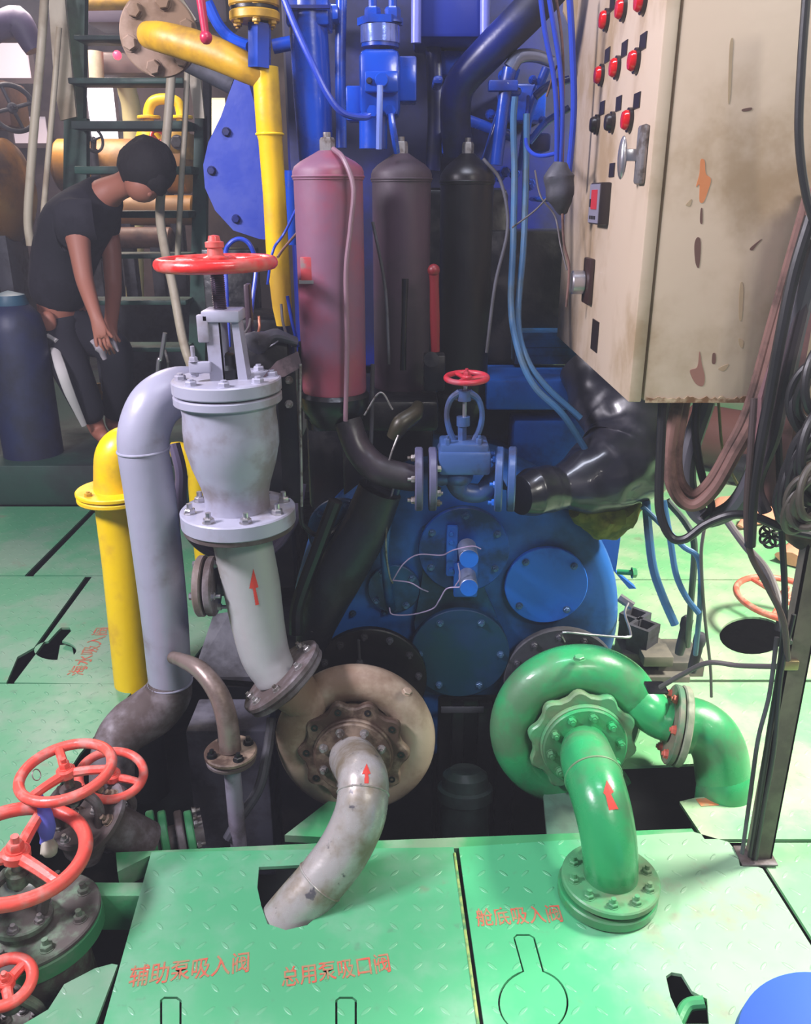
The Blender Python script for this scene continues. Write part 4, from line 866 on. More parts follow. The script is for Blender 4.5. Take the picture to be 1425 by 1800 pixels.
# red lever & dark lever
lv = thing('lever', 'dull red hand lever standing between the middle and right filters', 'lever', PY(765, 625, 1.98))
part('handle', G().tube(tp([(762, 476, 1.97), (763, 500, 1.97), (764, 560, 1.975), (765, 618, 1.98)]), [SZ(9.5, PY(762, 476, 1.97)), SZ(8, PY(762, 476, 1.97)), SZ(9, PY(762, 476, 1.97)), SZ(8, PY(762, 476, 1.97))], 16, flat=.7).ball(PY(762, 475, 1.97), SZ(11, PY(762, 476, 1.97)), 16), mat('dull_red_lever_paint', (112, 20, 28), 0.45), lv)
part('pivot', G().cyl(PY(758, 632, 1.96), PY(758, 632, 2.02), 0.018, seg=18).bb(PY(745, 625, 1.98), PY(780, 680, 2.03), .004), BLK, lv)
part('handle', G().tube(tp([(712, 490, 1.98), (710, 560, 1.98), (708, 650, 1.99)]), [0.008, 0.006, 0.008], 12), BLK, lv, 'black lever arm')
# greasy pipe elbow lower middle
P, R_ = tpr([(612, 740, 1.90, 24), (630, 790, 1.88, 25), (665, 825, 1.86, 26), (715, 838, 1.85, 24), (735, 840, 1.85, 22)])
solo('greasy_elbow', G().tube(P, R_, 24, wob=.06), mat('greasy_purple_black', (50, 42, 50), .35, dirt=(28, 24, 28), damt=.6), 'greasy dark elbow pipe between the maroon filter and the small globe valve', 'pipe')
P, R_ = tpr([(690, 770, 1.9, 12), (705, 745, 1.9, 17), (728, 728, 1.92, 15), (735, 712, 1.95, 10)])
solo('olive_fitting', G().tube(P, R_, 16), mat('olive_greasy_metal', (50, 46, 32), .4, .2), 'small olive greasy fitting above the small globe valve flange', 'fitting')
for pts, lb in (([(700, 765, 1.86), (690, 790, 1.85), (682, 815, 1.85)], 'silvery wire dripping from the olive fitting'), ([(640, 730, 1.9), (668, 690, 1.9), (690, 720, 1.9)], 'bare silver wire in front of the dark filter bracket'),
                ([(692, 855, 1.92), (682, 900, 1.9), (678, 960, 1.9), (684, 1010, 1.92), (690, 1025, 1.93)], 'thin wire hanging down the gear housing to the sensor wires')):
    cable('wire', pts, 1.8, ZINC, lb, 'wire')
P, R_ = tpr([(700, 850, 1.94, 8), (684, 900, 1.93, 8), (676, 970, 1.92, 8), (682, 1040, 1.94, 8), (688, 1070, 1.98, 8)])
solo('blue_pipe', G().tube(P, R_, 14), TEAL, 'dark teal pipe arching down the left of the gear housing', 'pipe')
for pts, lb in (([(690, 1020, 1.93), (710, 990, 1.91), (735, 975, 1.93), (775, 976, 1.94), (790, 970, 1.92)], 'pale sensor wire from the hanging wire to the upper sensor'),
                ([(690, 1020, 1.93), (720, 1024, 1.92), (740, 1035, 1.92), (752, 1040, 1.94)], 'pale wire with violet tape on the gear housing'),
                ([(684, 1068, 1.93), (690, 1080, 1.92), (725, 1080, 1.92), (760, 1070, 1.92), (772, 1055, 1.9), (785, 1035, 1.89), (808, 1032, 1.88)], 'copper and grey wire looping below to the lower sensor'),
                ([(790, 970, 1.9), (800, 966, 1.88), (830, 960, 1.86), (845, 965, 1.86)], 'white wire ends sticking out beyond the upper sensor'),
                ([(805, 990, 1.89), (808, 1015, 1.89), (800, 1030, 1.9)], 'short pale wire between the two sensors')):
    cable('wire', pts, 1.2, mat('pale_violet_wire', (170, 150, 190), .4), lb, 'wire')

# ---- blue teardrop guard plate
ppts = [(413, 136), (436, 142), (452, 200), (470, 300), (524, 330), (524, 400), (500, 425), (455, 420), (410, 405), (378, 370), (360, 330), (357, 290), (366, 250), (388, 205), (402, 165)]
tg_ = thing('belt_guard', 'blue teardrop-shaped guard plate behind the yellow vertical pipe', 'guard', PY(450, 415, 2.75))
part('plate', G().prism([PY(x, y, 2.75) for x, y in ppts], (0, 0.06, 0)), mat('guard_blue_paint', (46, 66, 160), 0.36, dirt=(60, 76, 160), damt=.5, dscale=3, bump=.15), tg_, smooth=0)
for (x, y) in ((398, 232), (372, 300), (415, 385)): part('bolt', G().hexb(PY(x, y, 2.75), mY, 0.012, 0.012), NAVY, tg_)

# ---- small globe valve in the middle with flanges
gv0 = PY(815, 800, 1.84); Y8 = 1.84
gv = thing('globe_valve', 'small blue globe valve with round red handwheel and open yoke, above the gear housing', 'valve', PY(815, 870, Y8))
sz = lambda n: SZ(n, gv0)
GVB = mat('greyish_blue_valve_paint', (56, 84, 136), 0.36, dirt=(52, 58, 88), damt=.5, dscale=12, bump=.25)
part('body', G().ball(PY(805, 835, Y8), sz(27), 24, (1, 1, .8)).tube(tp([(800, 838, Y8), (812, 862, Y8), (845, 866, Y8), (868, 845, Y8), (880, 838, Y8)]), [sz(22), sz(18), sz(17), sz(20), sz(26)], 20)
     .tube(tp([(760, 838, Y8), (785, 835, Y8), (800, 835, Y8)]), [sz(18), sz(18), sz(20)], 18), GVB, gv)
part('bonnet', G().bb(PY(771, 795, Y8-0.045), PY(856, 816, Y8+0.045), 0.008).bb(PY(774, 781, Y8-0.04), PY(853, 794, Y8+0.04), 0.006), GVB, gv)
for x in (786, 842): part('bolt', G().hexb(PY(x, 781, Y8-0.03), Z, 0.008, 0.014, 0.006), GVB, gv); part('bolt', G().hexb(PY(x, 781, Y8+0.03), Z, 0.008, 0.014, 0.006), GVB, gv)
part('yoke', G().tube(tp([(798, 778, Y8), (788, 750, Y8), (785, 725, Y8), (792, 702, Y8), (808, 690, Y8)]), [0.008, 0.007, 0.006, 0.007, 0.009], 10)
     .tube(tp([(832, 778, Y8), (844, 750, Y8), (847, 725, Y8), (840, 702, Y8), (824, 690, Y8)]), [0.008, 0.007, 0.006, 0.007, 0.009], 10).cyl(PY(816, 704, Y8), PY(816, 686, Y8), 0.015, seg=20), GVB, gv)
part('gland', G().cyl(PY(812, 778, Y8), PY(812, 748, Y8), 0.011, seg=6).cyl(PY(814, 748, Y8), PY(814, 732, Y8), 0.015, seg=20), GVB, gv)
part('stem', G().cyl(PY(816, 735, Y8), PY(818, 660, Y8), 0.005, seg=12), STEEL, gv)
wc = PY(820, 664, Y8); wheel(gv, wc, view_vec(820, 664, 0, .96, .26), SZ(41, wc), 0.0065, mat('crimson_wheel_paint', (176, 36, 52), .35, dirt=(150, 60, 74), damt=.5, dscale=20), 3, 0.012, 0.012, 0.3)
for (x, ax_, blu) in ((726, X, 0), (750, X, 0)):
    p = PY(x+3, 842, Y8); f = part('flange', disc(p, X, sz(57), 0.018, 44), mat('mauve_grey_flange', (84, 84, 112), .42, dirt=(58, 54, 70), damt=.5, dscale=9), gv)
    if x == 726: bolts(f, p, -X, sz(43), 6, 0.008, 0.009, ZINC, 0.008, 0.3)
    else: bolts(f, p+X*0.018, X, sz(43), 6, 0.008, 0.009, ZINC, 0.004, 0.3)
for x in (870, 892):
    p = PY(x, 842, Y8); f = part('flange', disc(p, Vector((1, -.12, 0)), sz(58), 0.018, 44), GVB, gv)
    if x == 870: bolts(f, p, -X, sz(44), 6, 0.009, 0.010, BLUL, 0.008, 0.1)
# ================================================================ black lagged pipe at right
LAG = mat('glossy_black_lagging', (34, 34, 44), 0.28, dirt=(48, 46, 56), damt=.5, dscale=8, bump=1.0, bscale=7, coat=.3)
lg = thing('lagged_pipe', 'thick pipe wrapped in crumpled black plastic, right of the small globe valve, under the cabinet', 'pipe', PY(1060, 880, 2.0))
P, R_ = tpr([(912, 872, 1.86, 34), (935, 868, 1.88, 44), (965, 862, 1.9, 44), (985, 858, 1.91, 40), (1020, 848, 1.93, 56), (1060, 832, 1.96, 72), (1100, 806, 1.99, 84), (1112, 765, 2.03, 82), (1098, 722, 2.08, 76), (1062, 690, 2.14, 66), (1035, 640, 2.2, 56)])
part('plastic_wrap', G().tube(P, R_, 64, sub=12, wob=.16, wf=7), LAG, lg, smooth=70)
part('insulation', G().tube(tp([(1010, 895, 1.93), (1040, 905, 1.95), (1075, 908, 1.98), (1115, 880, 2.0)]), [0.02, 0.045, 0.06, 0.035], 20, wob=.4), mat('olive_insulation_wool', (120, 112, 44), .9, dirt=(80, 84, 34), damt=.6, dscale=20, bump=1), lg)
bt = thing('valve_bracket', 'blue-green bracket with a bolt sticking out, right behind the gear housing', 'bracket', PY(1075, 1040, 2.25))
part('plate', G().prism([PY(1040, 905, 2.25), PY(1096, 905, 2.25), PY(1082, 1005, 2.25), (PY(1118, 1035, 2.25)), PY(1105, 1035, 2.25), PY(1075, 1000, 2.25)], (0, 0.03, 0)), BLUL, bt, smooth=0)
part('bolt', G().cyl(PY(1085, 1005, 2.24), PY(1112, 1007, 2.22), 0.008, seg=12).hexb(PY(1110, 1007, 2.22), X, 0.014, 0.014), GRN, bt)

# ================================================================ CONTROL CABINET
cab_p = PY(1115, 705, 1.55); cz = cab_p.z; cx = cab_p.x; ZT = 2.25; YB = 2.34
cab = thing('control_cabinet', 'tall beige steel control cabinet with red lamps hanging at the upper right', 'cabinet', Vector((cx+0.2, 1.9, cz)))
BEI = mat('aged_beige_enamel', (196, 176, 154), 0.42, dirt=(158, 134, 104), damt=0.5, dscale=3.2, bump=0.08)
part('cabinet_body', G().bb((cx+0.016, 1.55, cz), (cx+0.47, YB, ZT), 0.004), BEI, cab)
door = part('door', G().bb((cx-0.012, 1.548, cz-0.002), (cx+0.012, YB+0.003, ZT), 0.003), BEI, cab)
random.seed(21); ep = [Vector((cx+0.02, 1.5485, cz-0.003))]+[Vector((cx+0.02+0.31*k/60, 1.5485, cz+0.004+0.006*random.random()**2+(0.007*random.random() if k % 7 == 0 else 0))) for k in range(61)]+[Vector((cx+0.33, 1.5485, cz-0.003))]
part('rusty_bottom_edge', G().prism(ep, (0, 0.002, 0)), mat('rust_edge', (110, 76, 44), .7, dirt=(180, 160, 130), damt=.6, dscale=40), cab)
DX = cx-0.012
def onp(px, py, lift=0.0): p = PX(px, py, DX); return Vector((DX-lift, p.y, p.z))
LR = mat('red_lamp_lens', (205, 16, 22), 0.2, bump=0, coat=.5); LK = mat('black_plastic', (36, 26, 26), 0.35, bump=0)
def lamp(px, py, r, m, name, lab=None):
    p = onp(px, py); o = part(name, G().lathe([(r*1.12, 0), (r*1.12, 0.004), (r*0.98, 0.006), (r*0.98, 0.012), (r*0.8, 0.017), (0, 0.019)], p, -X, 22), m, door, lab)
    part('bezel', G().ring(p, -X, r*0.98, r*1.22, 0.007, 22), LK, o)
for (x, y) in ((1068, 35), (1098, 16), (1133, 2), (1059, 132), (1087, 119), (1121, 107), (1109, 211)): lamp(x, y, 0.0175, LR, 'indicator_lamp')
for (x, y) in ((1051, 219), (1078, 215)): lamp(x, y, 0.0165, LK, 'push_button')
for (x, y) in ((1077, 6), (1068, 97), (1098, 86), (1131, 73), (1059, 190), (1088, 182), (1120, 177), (1076, 299)):
    p = onp(x, y); part('label_plate', G().bb(p+Vector((-0.002, -0.022, -0.013)), p+Vector((0, 0.022, 0.013))), LK, door)
p = onp(1062, 357); mt = part('temperature_meter', G().bb(p+Vector((-0.022, -0.055, -0.042)), p+Vector((0, 0.045, 0.040)), 0.003), LK, door, 'grey meter with red display')
part('meter_face', G().bb(p+Vector((-0.0235, -0.052, -0.039)), p+Vector((-0.0218, 0.042, 0.037))), mat('meter_grey_face', (128, 124, 140), .45, bump=0), mt)
part('meter_display', G().bb(p+Vector((-0.025, -0.036, -0.012)), p+Vector((-0.0234, 0.018, 0.026))), mat('meter_red_display', (176, 44, 54), .35, bump=0, emit=.15), mt)
for k in range(4): part('meter_key', G().bb(p+Vector((-0.0245, -0.03+k*0.016, -0.032)), p+Vector((-0.0234, -0.02+k*0.016, -0.025))), LK, mt)
part('meter_pointer', G().bb(p+Vector((-0.0248, 0.024, -0.008)), p+Vector((-0.0234, 0.034, 0.008))), LK, mt)
def latch(px, py):
    p = onp(px, py); o = part('latch', G().bb(p+Vector((-0.012, -0.02, -0.048)), p+Vector((0, 0.02, 0.048)), 0.005), ZINC, door)
    part('latch_handle', G().ball(p+Vector((-0.034, 0.02, -0.004)), 0.036, 20, (.22, .4, 1)).bb(p+Vector((-0.034, 0.008, -0.01)), p+Vector((-0.01, 0.022, 0.01)), .002), STEEL, o)
latch(1133, 272)
p = onp(1038, 494); sw = part('rotary_switch', G().bb(p+Vector((-0.012, -0.035, -0.05)), p+Vector((0, 0.035, 0.05)), 0.004), mat('brown_black_bakelite', (52, 32, 30), .35), door, 'dark switch plate with a round steel knob')
part('switch_knob', G().cyl(p+Vector((-0.012, 0.012, -0.004)), p+Vector((-0.042, 0.012, -0.004)), 0.026, seg=26, bev=.003), STEEL, sw)
p = onp(1046, 590); part('name_plate', G().bb(p+Vector((-0.002, -0.032, -0.033)), p+Vector((0, 0.032, 0.033))), LK, door)
gpt = [(1000, -120), (1070, -120), (1052, 60), (1034, 112), (1022, 92), (990, 20)]
solo('gusset_plate', G().prism([PY(x, y, 2.37) for x, y in gpt], (0, 0.012, 0)), BEI, 'beige gusset plate behind the top left edge of the control cabinet', 'bracket', smooth=0)
# wear on the front side of the cabinet
def blob(pts, m, name='paint_stain'):
    n = len(pts); out = []
    for i in range(n):   # rounded outline
        p0, p1, p2, p3 = pts[i-1], pts[i], pts[(i+1) % n], pts[(i+2) % n]
        for k in range(5):
            t_ = k/5; out.append(tuple(0.5*(2*p1[c]+(p2[c]-p0[c])*t_+(2*p0[c]-5*p1[c]+4*p2[c]-p3[c])*t_*t_+(3*p1[c]-p0[c]-3*p2[c]+p3[c])*t_**3) for c in (0, 1)))
    part(name, G().prism([Vector((PY(x, y, 1.55).x, 1.5494, PY(x, y, 1.55).z)) for x, y in out], (0, 0.0008, 0)), m, cab, smooth=0)
ORG = mat('orange_primer_spot', (196, 120, 70), .6); BRN = mat('brown_rust_spot', (96, 66, 56), .7); MAU = mat('mauve_rust_spot', (140, 98, 84), .7); DRT = mat('dirty_beige_smear', (164, 142, 112), .6)
blob([(1231, 281), (1238, 283), (1240, 305), (1249, 315), (1244, 335), (1236, 355), (1229, 353), (1229, 325), (1223, 328), (1229, 305)], ORG)
for q in ([(1231, 368), (1234, 368), (1234, 392), (1230, 390)], [(1224, 418), (1230, 420), (1231, 440), (1228, 470), (1222, 462), (1220, 432)], [(1252, 622), (1257, 622), (1257, 638), (1251, 638)], [(1304, 192), (1320, 189), (1319, 194), (1306, 196)], [(1318, 436), (1338, 420), (1330, 430), (1322, 440)]): blob(q, BRN)
blob([(1229, 618), (1233, 640), (1238, 662), (1235, 678), (1222, 674), (1212, 652), (1225, 645)], MAU)
for q in ([(1282, 80), (1288, 70), (1286, 110), (1283, 170), (1279, 175)], [(1300, 500), (1306, 505), (1303, 560), (1298, 555)], [(1205, 360), (1215, 350), (1212, 362)], [(1262, 648), (1280, 640), (1272, 652)], [(1298, 595), (1306, 600), (1304, 612), (1299, 606)]): blob(q, DRT)
# ================================================================ CABLE POST and cables at right
post = thing('cable_post', 'slim grey steel channel post with cables strapped to it, standing on the deck at right', 'post', PZ(1322, 1512))
pb_ = PZ(1322, 1512); 
part('channel', G().bb((pb_.x-0.004, pb_.y-0.002, 0), (pb_.x+0.042, pb_.y+0.004, 2.3)).bb((pb_.x+0.038, pb_.y-0.002, 0), (pb_.x+0.042, pb_.y+0.03, 2.3)).bb((pb_.x-0.004, pb_.y-0.002, 0), (pb_.x, pb_.y+0.03, 2.3)),
     mat('dusty_channel_steel', (108, 100, 88), .5, .2, dirt=(90, 84, 74), damt=.5, dscale=8), post, smooth=0)
q = PY(1390, 1165, 1.505); part('pipe_clip', G().bb(q-Vector((0.02, 0.012, 0.012)), q+Vector((0.012, 0, 0.01)), .003), mat('brass_clip', (150, 136, 96), .4, .5), post)
part('foot', G().bb((pb_.x-0.03, pb_.y-0.02, 0), (pb_.x+0.05, pb_.y+0.04, 0.006), .002), GREYD, post)
px_ = lambda n: n
CB = [
 ([(1365, 690, 1.49), (1372, 900, 1.48), (1378, 1100, 1.48), (1350, 1300, 1.48), (1335, 1400, 1.49), (1318, 1505, 1.5)], 6, BLKR, 'black cable strapped along the left of the cable post'),
 ([(1395, 1080, 1.47), (1372, 1190, 1.47), (1360, 1320, 1.47), (1342, 1420, 1.48), (1328, 1510, 1.49)], 4, BLKR, 'thin black cable on the front of the cable post'),
 ([(1365, 1120, 1.47), (1352, 1220, 1.47), (1332, 1300, 1.47), (1318, 1400, 1.48), (1304, 1500, 1.49)], 4, CHAR, 'thin dark cable bowing out left from the cable post foot'),
 ([(1325, 700, 1.47), (1318, 800, 1.46), (1312, 900, 1.46), (1318, 970, 1.46), (1348, 1030, 1.46), (1376, 1090, 1.46), (1384, 1160, 1.47)], 6, mat('brown_black_cable', (64, 50, 50), .5), 'brown-black cable dropping from the cabinet side onto the cable post'),
 ([(1270, 905, 1.9), (1310, 960, 1.8), (1345, 1000, 1.7), (1366, 1050, 1.6), (1385, 1130, 1.49)], 6.5, GREYR, 'grey cable slanting from behind to the cable post'),
 ([(1165, 700, 1.58), (1158, 860, 1.56), (1162, 910, 1.55), (1180, 945, 1.54), (1205, 947, 1.53), (1240, 922, 1.52), (1285, 905, 1.5), (1330, 910, 1.49), (1380, 930, 1.48), (1450, 945, 1.47)], 8, BLKR, 'black cable hanging in a wide wave under the cabinet'),
 ([(1192, 700, 1.62), (1178, 780, 1.60), (1178, 840, 1.59), (1195, 878, 1.58), (1222, 888, 1.57), (1255, 860, 1.56), (1290, 800, 1.55), (1330, 720, 1.53), (1375, 560, 1.5), (1440, 330, 1.47)], 11.5, BRNR, 'dusty brown cable, outer one of the looping pair under the cabinet'),
 ([(1205, 700, 1.63), (1190, 790, 1.61), (1195, 845, 1.60), (1218, 868, 1.59), (1246, 848, 1.57), (1280, 790, 1.56), (1316, 715, 1.54), (1360, 560, 1.51), (1420, 350, 1.48)], 9.5, BRNR, 'dusty brown cable, inner one of the looping pair under the cabinet'),
 ([(1225, 700, 1.64), (1222, 760, 1.63), (1232, 830, 1.62), (1250, 890, 1.6), (1235, 912, 1.6)], 7, BLKR, 'black cable dropping behind the brown cable loop'),
 ([(1240, 705, 1.66), (1210, 800, 1.65), (1208, 860, 1.64), (1230, 905, 1.63), (1260, 908, 1.6), (1300, 880, 1.56), (1340, 800, 1.53), (1372, 690, 1.5), (1400, 560, 1.48), (1440, 420, 1.46)], 17, mat('slate_grey_conduit', (74, 72, 80), .5), 'thick slate grey conduit sweeping behind the brown loop'),
 ([(1262, 702, 1.7), (1268, 780, 1.7), (1275, 810, 1.7), (1300, 860, 1.7)], 2.5, mat('olive_wire', (120, 110, 70), .5), 'thin olive wire hanging in the middle of the cable loop'),
 ([(1418, -20, 1.44), (1408, 120, 1.44), (1404, 240, 1.44), (1416, 340, 1.44), (1440, 420, 1.44)], 8, BLKR, 'thick black cable hanging down the front of the cabinet at the right edge'),
 ([(1425, 380, 1.45), (1395, 480, 1.45), (1370, 600, 1.45), (1352, 700, 1.46), (1325, 850, 1.46), (1318, 960, 1.46)], 11, BLKR, 'thick black cable beside the reddish trunking'),
 ([(1440, 420, 1.47), (1390, 620, 1.47), (1362, 760, 1.48), (1330, 850, 1.49), (1345, 900, 1.48)], 13, mat('dusty_purple_black', (58, 48, 56), .5), 'thick purplish cable beside the brown loop'),
]
for pts, r, m_, lb in CB: cable('cable', pts, r, m_, lb)
solo('cable_trunking', G().prism([PY(1430, 330, 1.5), PY(1470, 330, 1.5), PY(1372, 880, 1.5), PY(1334, 900, 1.5), PY(1338, 700, 1.5), PY(1380, 520, 1.5)], (0, 0.03, 0)), mat('reddish_trunking', (140, 96, 100), .55, dirt=(104, 74, 78), damt=.6, dscale=6),
     'reddish flat trunking carrying the cables down the right edge', 'trunking', smooth=0)
# coil of black cables at the right edge
random.seed(11)
def coil(name, cx_, cy_, Y_, R0, hgt, turns, r, m, lab):
    c = PY(cx_, cy_, Y_); pts = []; n = int(turns*18)
    for k in range(n):
        a = 2*PI*k/18; t_ = k/n; w = 1+0.10*math.sin(a*0.37+2)+0.05*math.sin(a*.71)
        pts.append(c+Vector((R0*0.8*w*math.cos(a), 0.05*(t_-.5)+0.012*math.sin(a*1.3), R0*1.25*w*math.sin(a)-hgt*(t_-.5))))
    solo(name, G().tube(pts, r, 10, sub=2), m, lab, 'cable')
coil('cable_coil', 1432, 830, 1.40, 0.055, 0.10, 9, 0.0085, BLKR, 'big hanging coil of black cable at the right edge')
coil('cable_coil', 1418, 880, 1.36, 0.035, 0.05, 5, 0.0065, mat('olive_black_cable', (66, 60, 52), .5), 'smaller olive-black cable coil in front of the big black coil')
coil('cable_coil', 1436, 690, 1.42, 0.045, 0.06, 4, 0.0075, BLKR, 'upper black cable coil at the right edge, above the big one')
solo('cable_bundle', G().tube(tp([(1385, 640, 1.56), (1378, 740, 1.56), (1385, 840, 1.55), (1410, 920, 1.54), (1450, 950, 1.53)]), [0.035, 0.045, 0.045, 0.04, 0.04], 20, wob=.25), mat('rusty_brown_bundle', (92, 62, 48), .6, dirt=(50, 40, 40), damt=.6, dscale=12), 'thick brown taped bundle behind the black cable coil', 'cable')
fl3 = thing('cable_tuft', 'small bunch of looped black cable ties under the coil', 'cable', PY(1355, 940, 1.6))
for k in range(7):
    a = 2*PI*k/7; c = PY(1355+12*math.cos(a), 940+14*math.sin(a), 1.6); part('loop', G().torus(c, view_vec(1355, 940, math.cos(a)*.5, .3, .8), 0.011, 0.003, 16, 6), BLKR, fl3)
# blue hoses on the right
for pts, r, m_, lb in (
    ([(1135, 880, 1.95), (1140, 940, 1.93), (1148, 1000, 1.9), (1165, 1050, 1.88), (1186, 1098, 1.86)], 7.5, BLUR, 'blue-grey open-ended hose hanging left of the cable loop'),
    ([(1166, 880, 1.9), (1178, 950, 1.88), (1188, 1010, 1.86), (1206, 1050, 1.85), (1228, 1078, 1.84)], 5.5, BLUR, 'blue hose ending in mid air, second from the left'),
    ([(1128, 890, 1.93), (1165, 925, 1.91), (1200, 960, 1.88), (1228, 985, 1.87), (1230, 1060, 1.9), (1222, 1150, 1.98)], 5, BLUR, 'blue hose crossing diagonally behind the others'),
    ([(1172, 880, 1.94), (1205, 920, 1.93), (1220, 960, 1.92), (1214, 1060, 1.98), (1208, 1135, 2.1)], 6, mat('dark_slate_hose', (60, 72, 70), .5), 'dark hose running down to the black blocks'),
    ([(1238, 925, 1.85), (1232, 980, 1.85), (1238, 1080, 1.9), (1248, 1170, 1.95), (1250, 1225, 1.96)], 3, GREYR, 'thin grey cable with a gland end left of the manhole'),
    ([(1380, 1172, 1.5), (1300, 1170, 1.6), (1245, 1165, 1.65), (1200, 1185, 1.7), (1160, 1208, 1.74)], 5, GREYR, 'grey cable running from the post to the clamp on the green pump')):
    cable('hose' if 'hose' in lb else 'cable', pts, r, m_, lb, 'hose' if 'hose' in lb else 'cable')
for (x, y, Yy) in ((1205, 1100, 2.1), (1228, 1130, 2.02)):
    p = PY(x, y, Yy); g_ = solo('cable_gland', G().lathe([(0.012, -0.09), (0.014, -0.07), (0.014, -0.01), (0.017, 0), (0.017, 0.02), (0.01, 0.03)], p, Vector((0.1, 0, 1)), 14), CHAR, 'dark cable gland %s' % ('nearer the black blocks' if x == 1205 else 'on the cable right beside the deck seam'), 'gland')
# black blocks by the engine
BK = mat('dusty_dark_block', (70, 68, 64), .6, dirt=(104, 98, 88), damt=.6, dscale=7)
bk = thing('foundation_blocks', 'dark dusty stepped mounting blocks on the deck right of the gear housing', 'block', PZ(1150, 1195))
def blk(x0, y0, x1, y1, z0, z1, nm='block'):
    a = PZ(x0, y1, z1); b = PZ(x1, y0, z1); part(nm, G().bb((a.x, a.y, z0), (b.x, b.y, z1), .004), BK, bk)
blk(1095, 1120, 1160, 1150, -0.1, 0.06); blk(1158, 1122, 1212, 1165, -0.1, 0.05); blk(1095, 1150, 1190, 1190, -0.1, 0.02)
blk(1132, 1130, 1170, 1155, 0.05, 0.085)
for (x, y, n_) in ((1115, 1092, 'rear'), (1130, 1112, 'front')):
    p = PZ(x, y, 0.12); o = solo('junction_box', G().ring(p, Z, 0.035, 0.052, 0.03, 4).ring(p-Z*0.06, Z, 0.0, 0.05, 0.06, 4), CHAR, 'small square open-topped black box, %s one of two on the mounting blocks' % n_, 'box', smooth=0)
ty = thing('thin_tube', 'bright steel tube bent along the gear housing above the green pump', 'tube', PY(1000, 1112, 1.93))
part('tube', G().tube(tp([(992, 1128, 1.95), (989, 1112, 1.93), (1040, 1116, 1.93), (1100, 1120, 1.93), (1108, 1112, 1.95), (1098, 1078, 2.02), (1104, 1060, 2.06)]), 0.0032, 8, smooth=True, sub=4), STEEL, ty)
part('union', G().cyl(PY(1088, 1050, 2.08), PY(1112, 1066, 2.06), 0.012, seg=6), STEEL, ty)
# red handwheel on the right floor & other far bits
rw = thing('floor_valve', 'red handwheel standing over the deck at the right edge beside the manhole', 'valve', PZ(1378, 1090))
c = PZ(1378, 1052, 0.12); wheel(rw, c, Vector((0.05, -0.05, 1)), SZ(86, c), 0.011, mat('orange_red_wheel_paint', (220, 96, 76), .4, dirt=(214, 150, 130), damt=.5, dscale=15), 3, 0.03, 0.02, 1.2)
part('spindle', G().cyl(c-Z*0.12, c, 0.014), CHAR, rw)
solo('orange_cloth', G().tube([PZ(1262, 905, 0.03), PZ(1300, 885, 0.04), PZ(1345, 900, 0.03), PZ(1300, 925, 0.02)], [0.05, 0.09, 0.07, 0.02], 18, wob=.5, flat=.4), mat('orange_pink_cloth', (222, 150, 120), .8, bump=.8), 'orange-pink cloth heap lying on the far deck behind the cables', 'cloth')
solo('orange_cloth', G().tube([PZ(1390, 985, 0.03), PZ(1430, 960, 0.04), PZ(1460, 990, 0.03)], [0.06, 0.08, 0.06], 18, wob=.4, flat=.4), mat('orange_pink_cloth', (222, 150, 120), .8), 'orange-pink cloth at the right edge above the red floor handwheel', 'cloth')
dr = thing('far_drum', 'dark reddish pipe drum beyond the cable loop under the cabinet', 'drum', PZ(1290, 800))
part('drum', G().cyl(PZ(1215, 760, 0.17), PZ(1345, 785, 0.17), 0.165, seg=28), mat('dark_red_brown_paint', (84, 48, 44), .5), dr); part('black_cap', G().cyl(PZ(1285, 822, 0.08), PZ(1312, 826, 0.08), 0.08, seg=24), BLK, dr)
# blue drum bottom right
bd = thing('blue_drum', 'blue plastic drum with domed top at the bottom right corner', 'drum', PY(1430, 1850, 0.88)-Z*0.4)
cc_ = PY(1438, 1830, 0.88); rr_ = SZ(155, cc_)
part('drum', G().lathe([(rr_*0.98, -0.45), (rr_, -0.3), (rr_, -0.06), (rr_*0.97, -0.03), (rr_*0.86, 0.0), (rr_*0.5, 0.018), (0, 0.024)], cc_, view_vec(1438, 1830, 0, .55, .83), 56), mat('matt_blue_plastic', (58, 96, 180), .55, bump=.05), bd)

# ================================================================ top-left yellow piping
YP = YEL
P, R_ = tpr([(262, 62, 2.35, 22), (285, 66, 2.28, 25), (330, 78, 2.25, 27), (380, 95, 2.22, 27), (430, 118, 2.2, 25), (462, 134, 2.2, 22)])
ytop = thing('yellow_pipe', 'yellow vertical pipe with slanting branch from a round beige plate above the red handwheel', 'pipe', PY(490, 575, 2.2))
part('branch', G().tube(P, R_, 30), YELD, ytop)
P, R_ = tpr([(466, 118, 2.2, 23), (470, 180, 2.2, 23), (474, 236, 2.2, 23), (475, 246, 2.2, 21), (482, 340, 2.2, 20), (488, 450, 2.2, 20), (496, 540, 2.2, 17), (498, 572, 2.2, 12)])
part('pipe', G().tube(P, R_, 30, smooth=False), mat('ochre_yellow_paint', (226, 182, 26), .33, dirt=(190, 148, 40), damt=.5, dscale=5, bump=.25), ytop)
weld(ytop, P[2], Z, R_[2], YEL)
part('hex_fitting', G().cyl(PY(456, 120, 2.18), PY(456, 42, 2.18), SZ(21, PY(456, 100, 2.18)), seg=6), BLUE, ytop)
c = PY(448, 38, 2.18)
for dz in (0.0, 0.028):
    f = part('flange', disc(c+Z*dz, Z, SZ(44, c), 0.02, 40), YELD, ytop)
    bolts(f, c+Z*dz, -Z, SZ(34, c), 6, 0.010, 0.008, YELD, 0.004, 0.3)
part('gasket', disc(c+Z*0.02, Z, SZ(42, c), 0.008, 36, .001), BLK, ytop)
c = PY(281, 62, 2.40)
rd = thing('round_cover', 'round beige-brown cover plate with bolts behind the end of the yellow branch', 'plate', c-Z*0.1)
dax = view_vec(281, 62, -0.18, 0.05, 0.98)
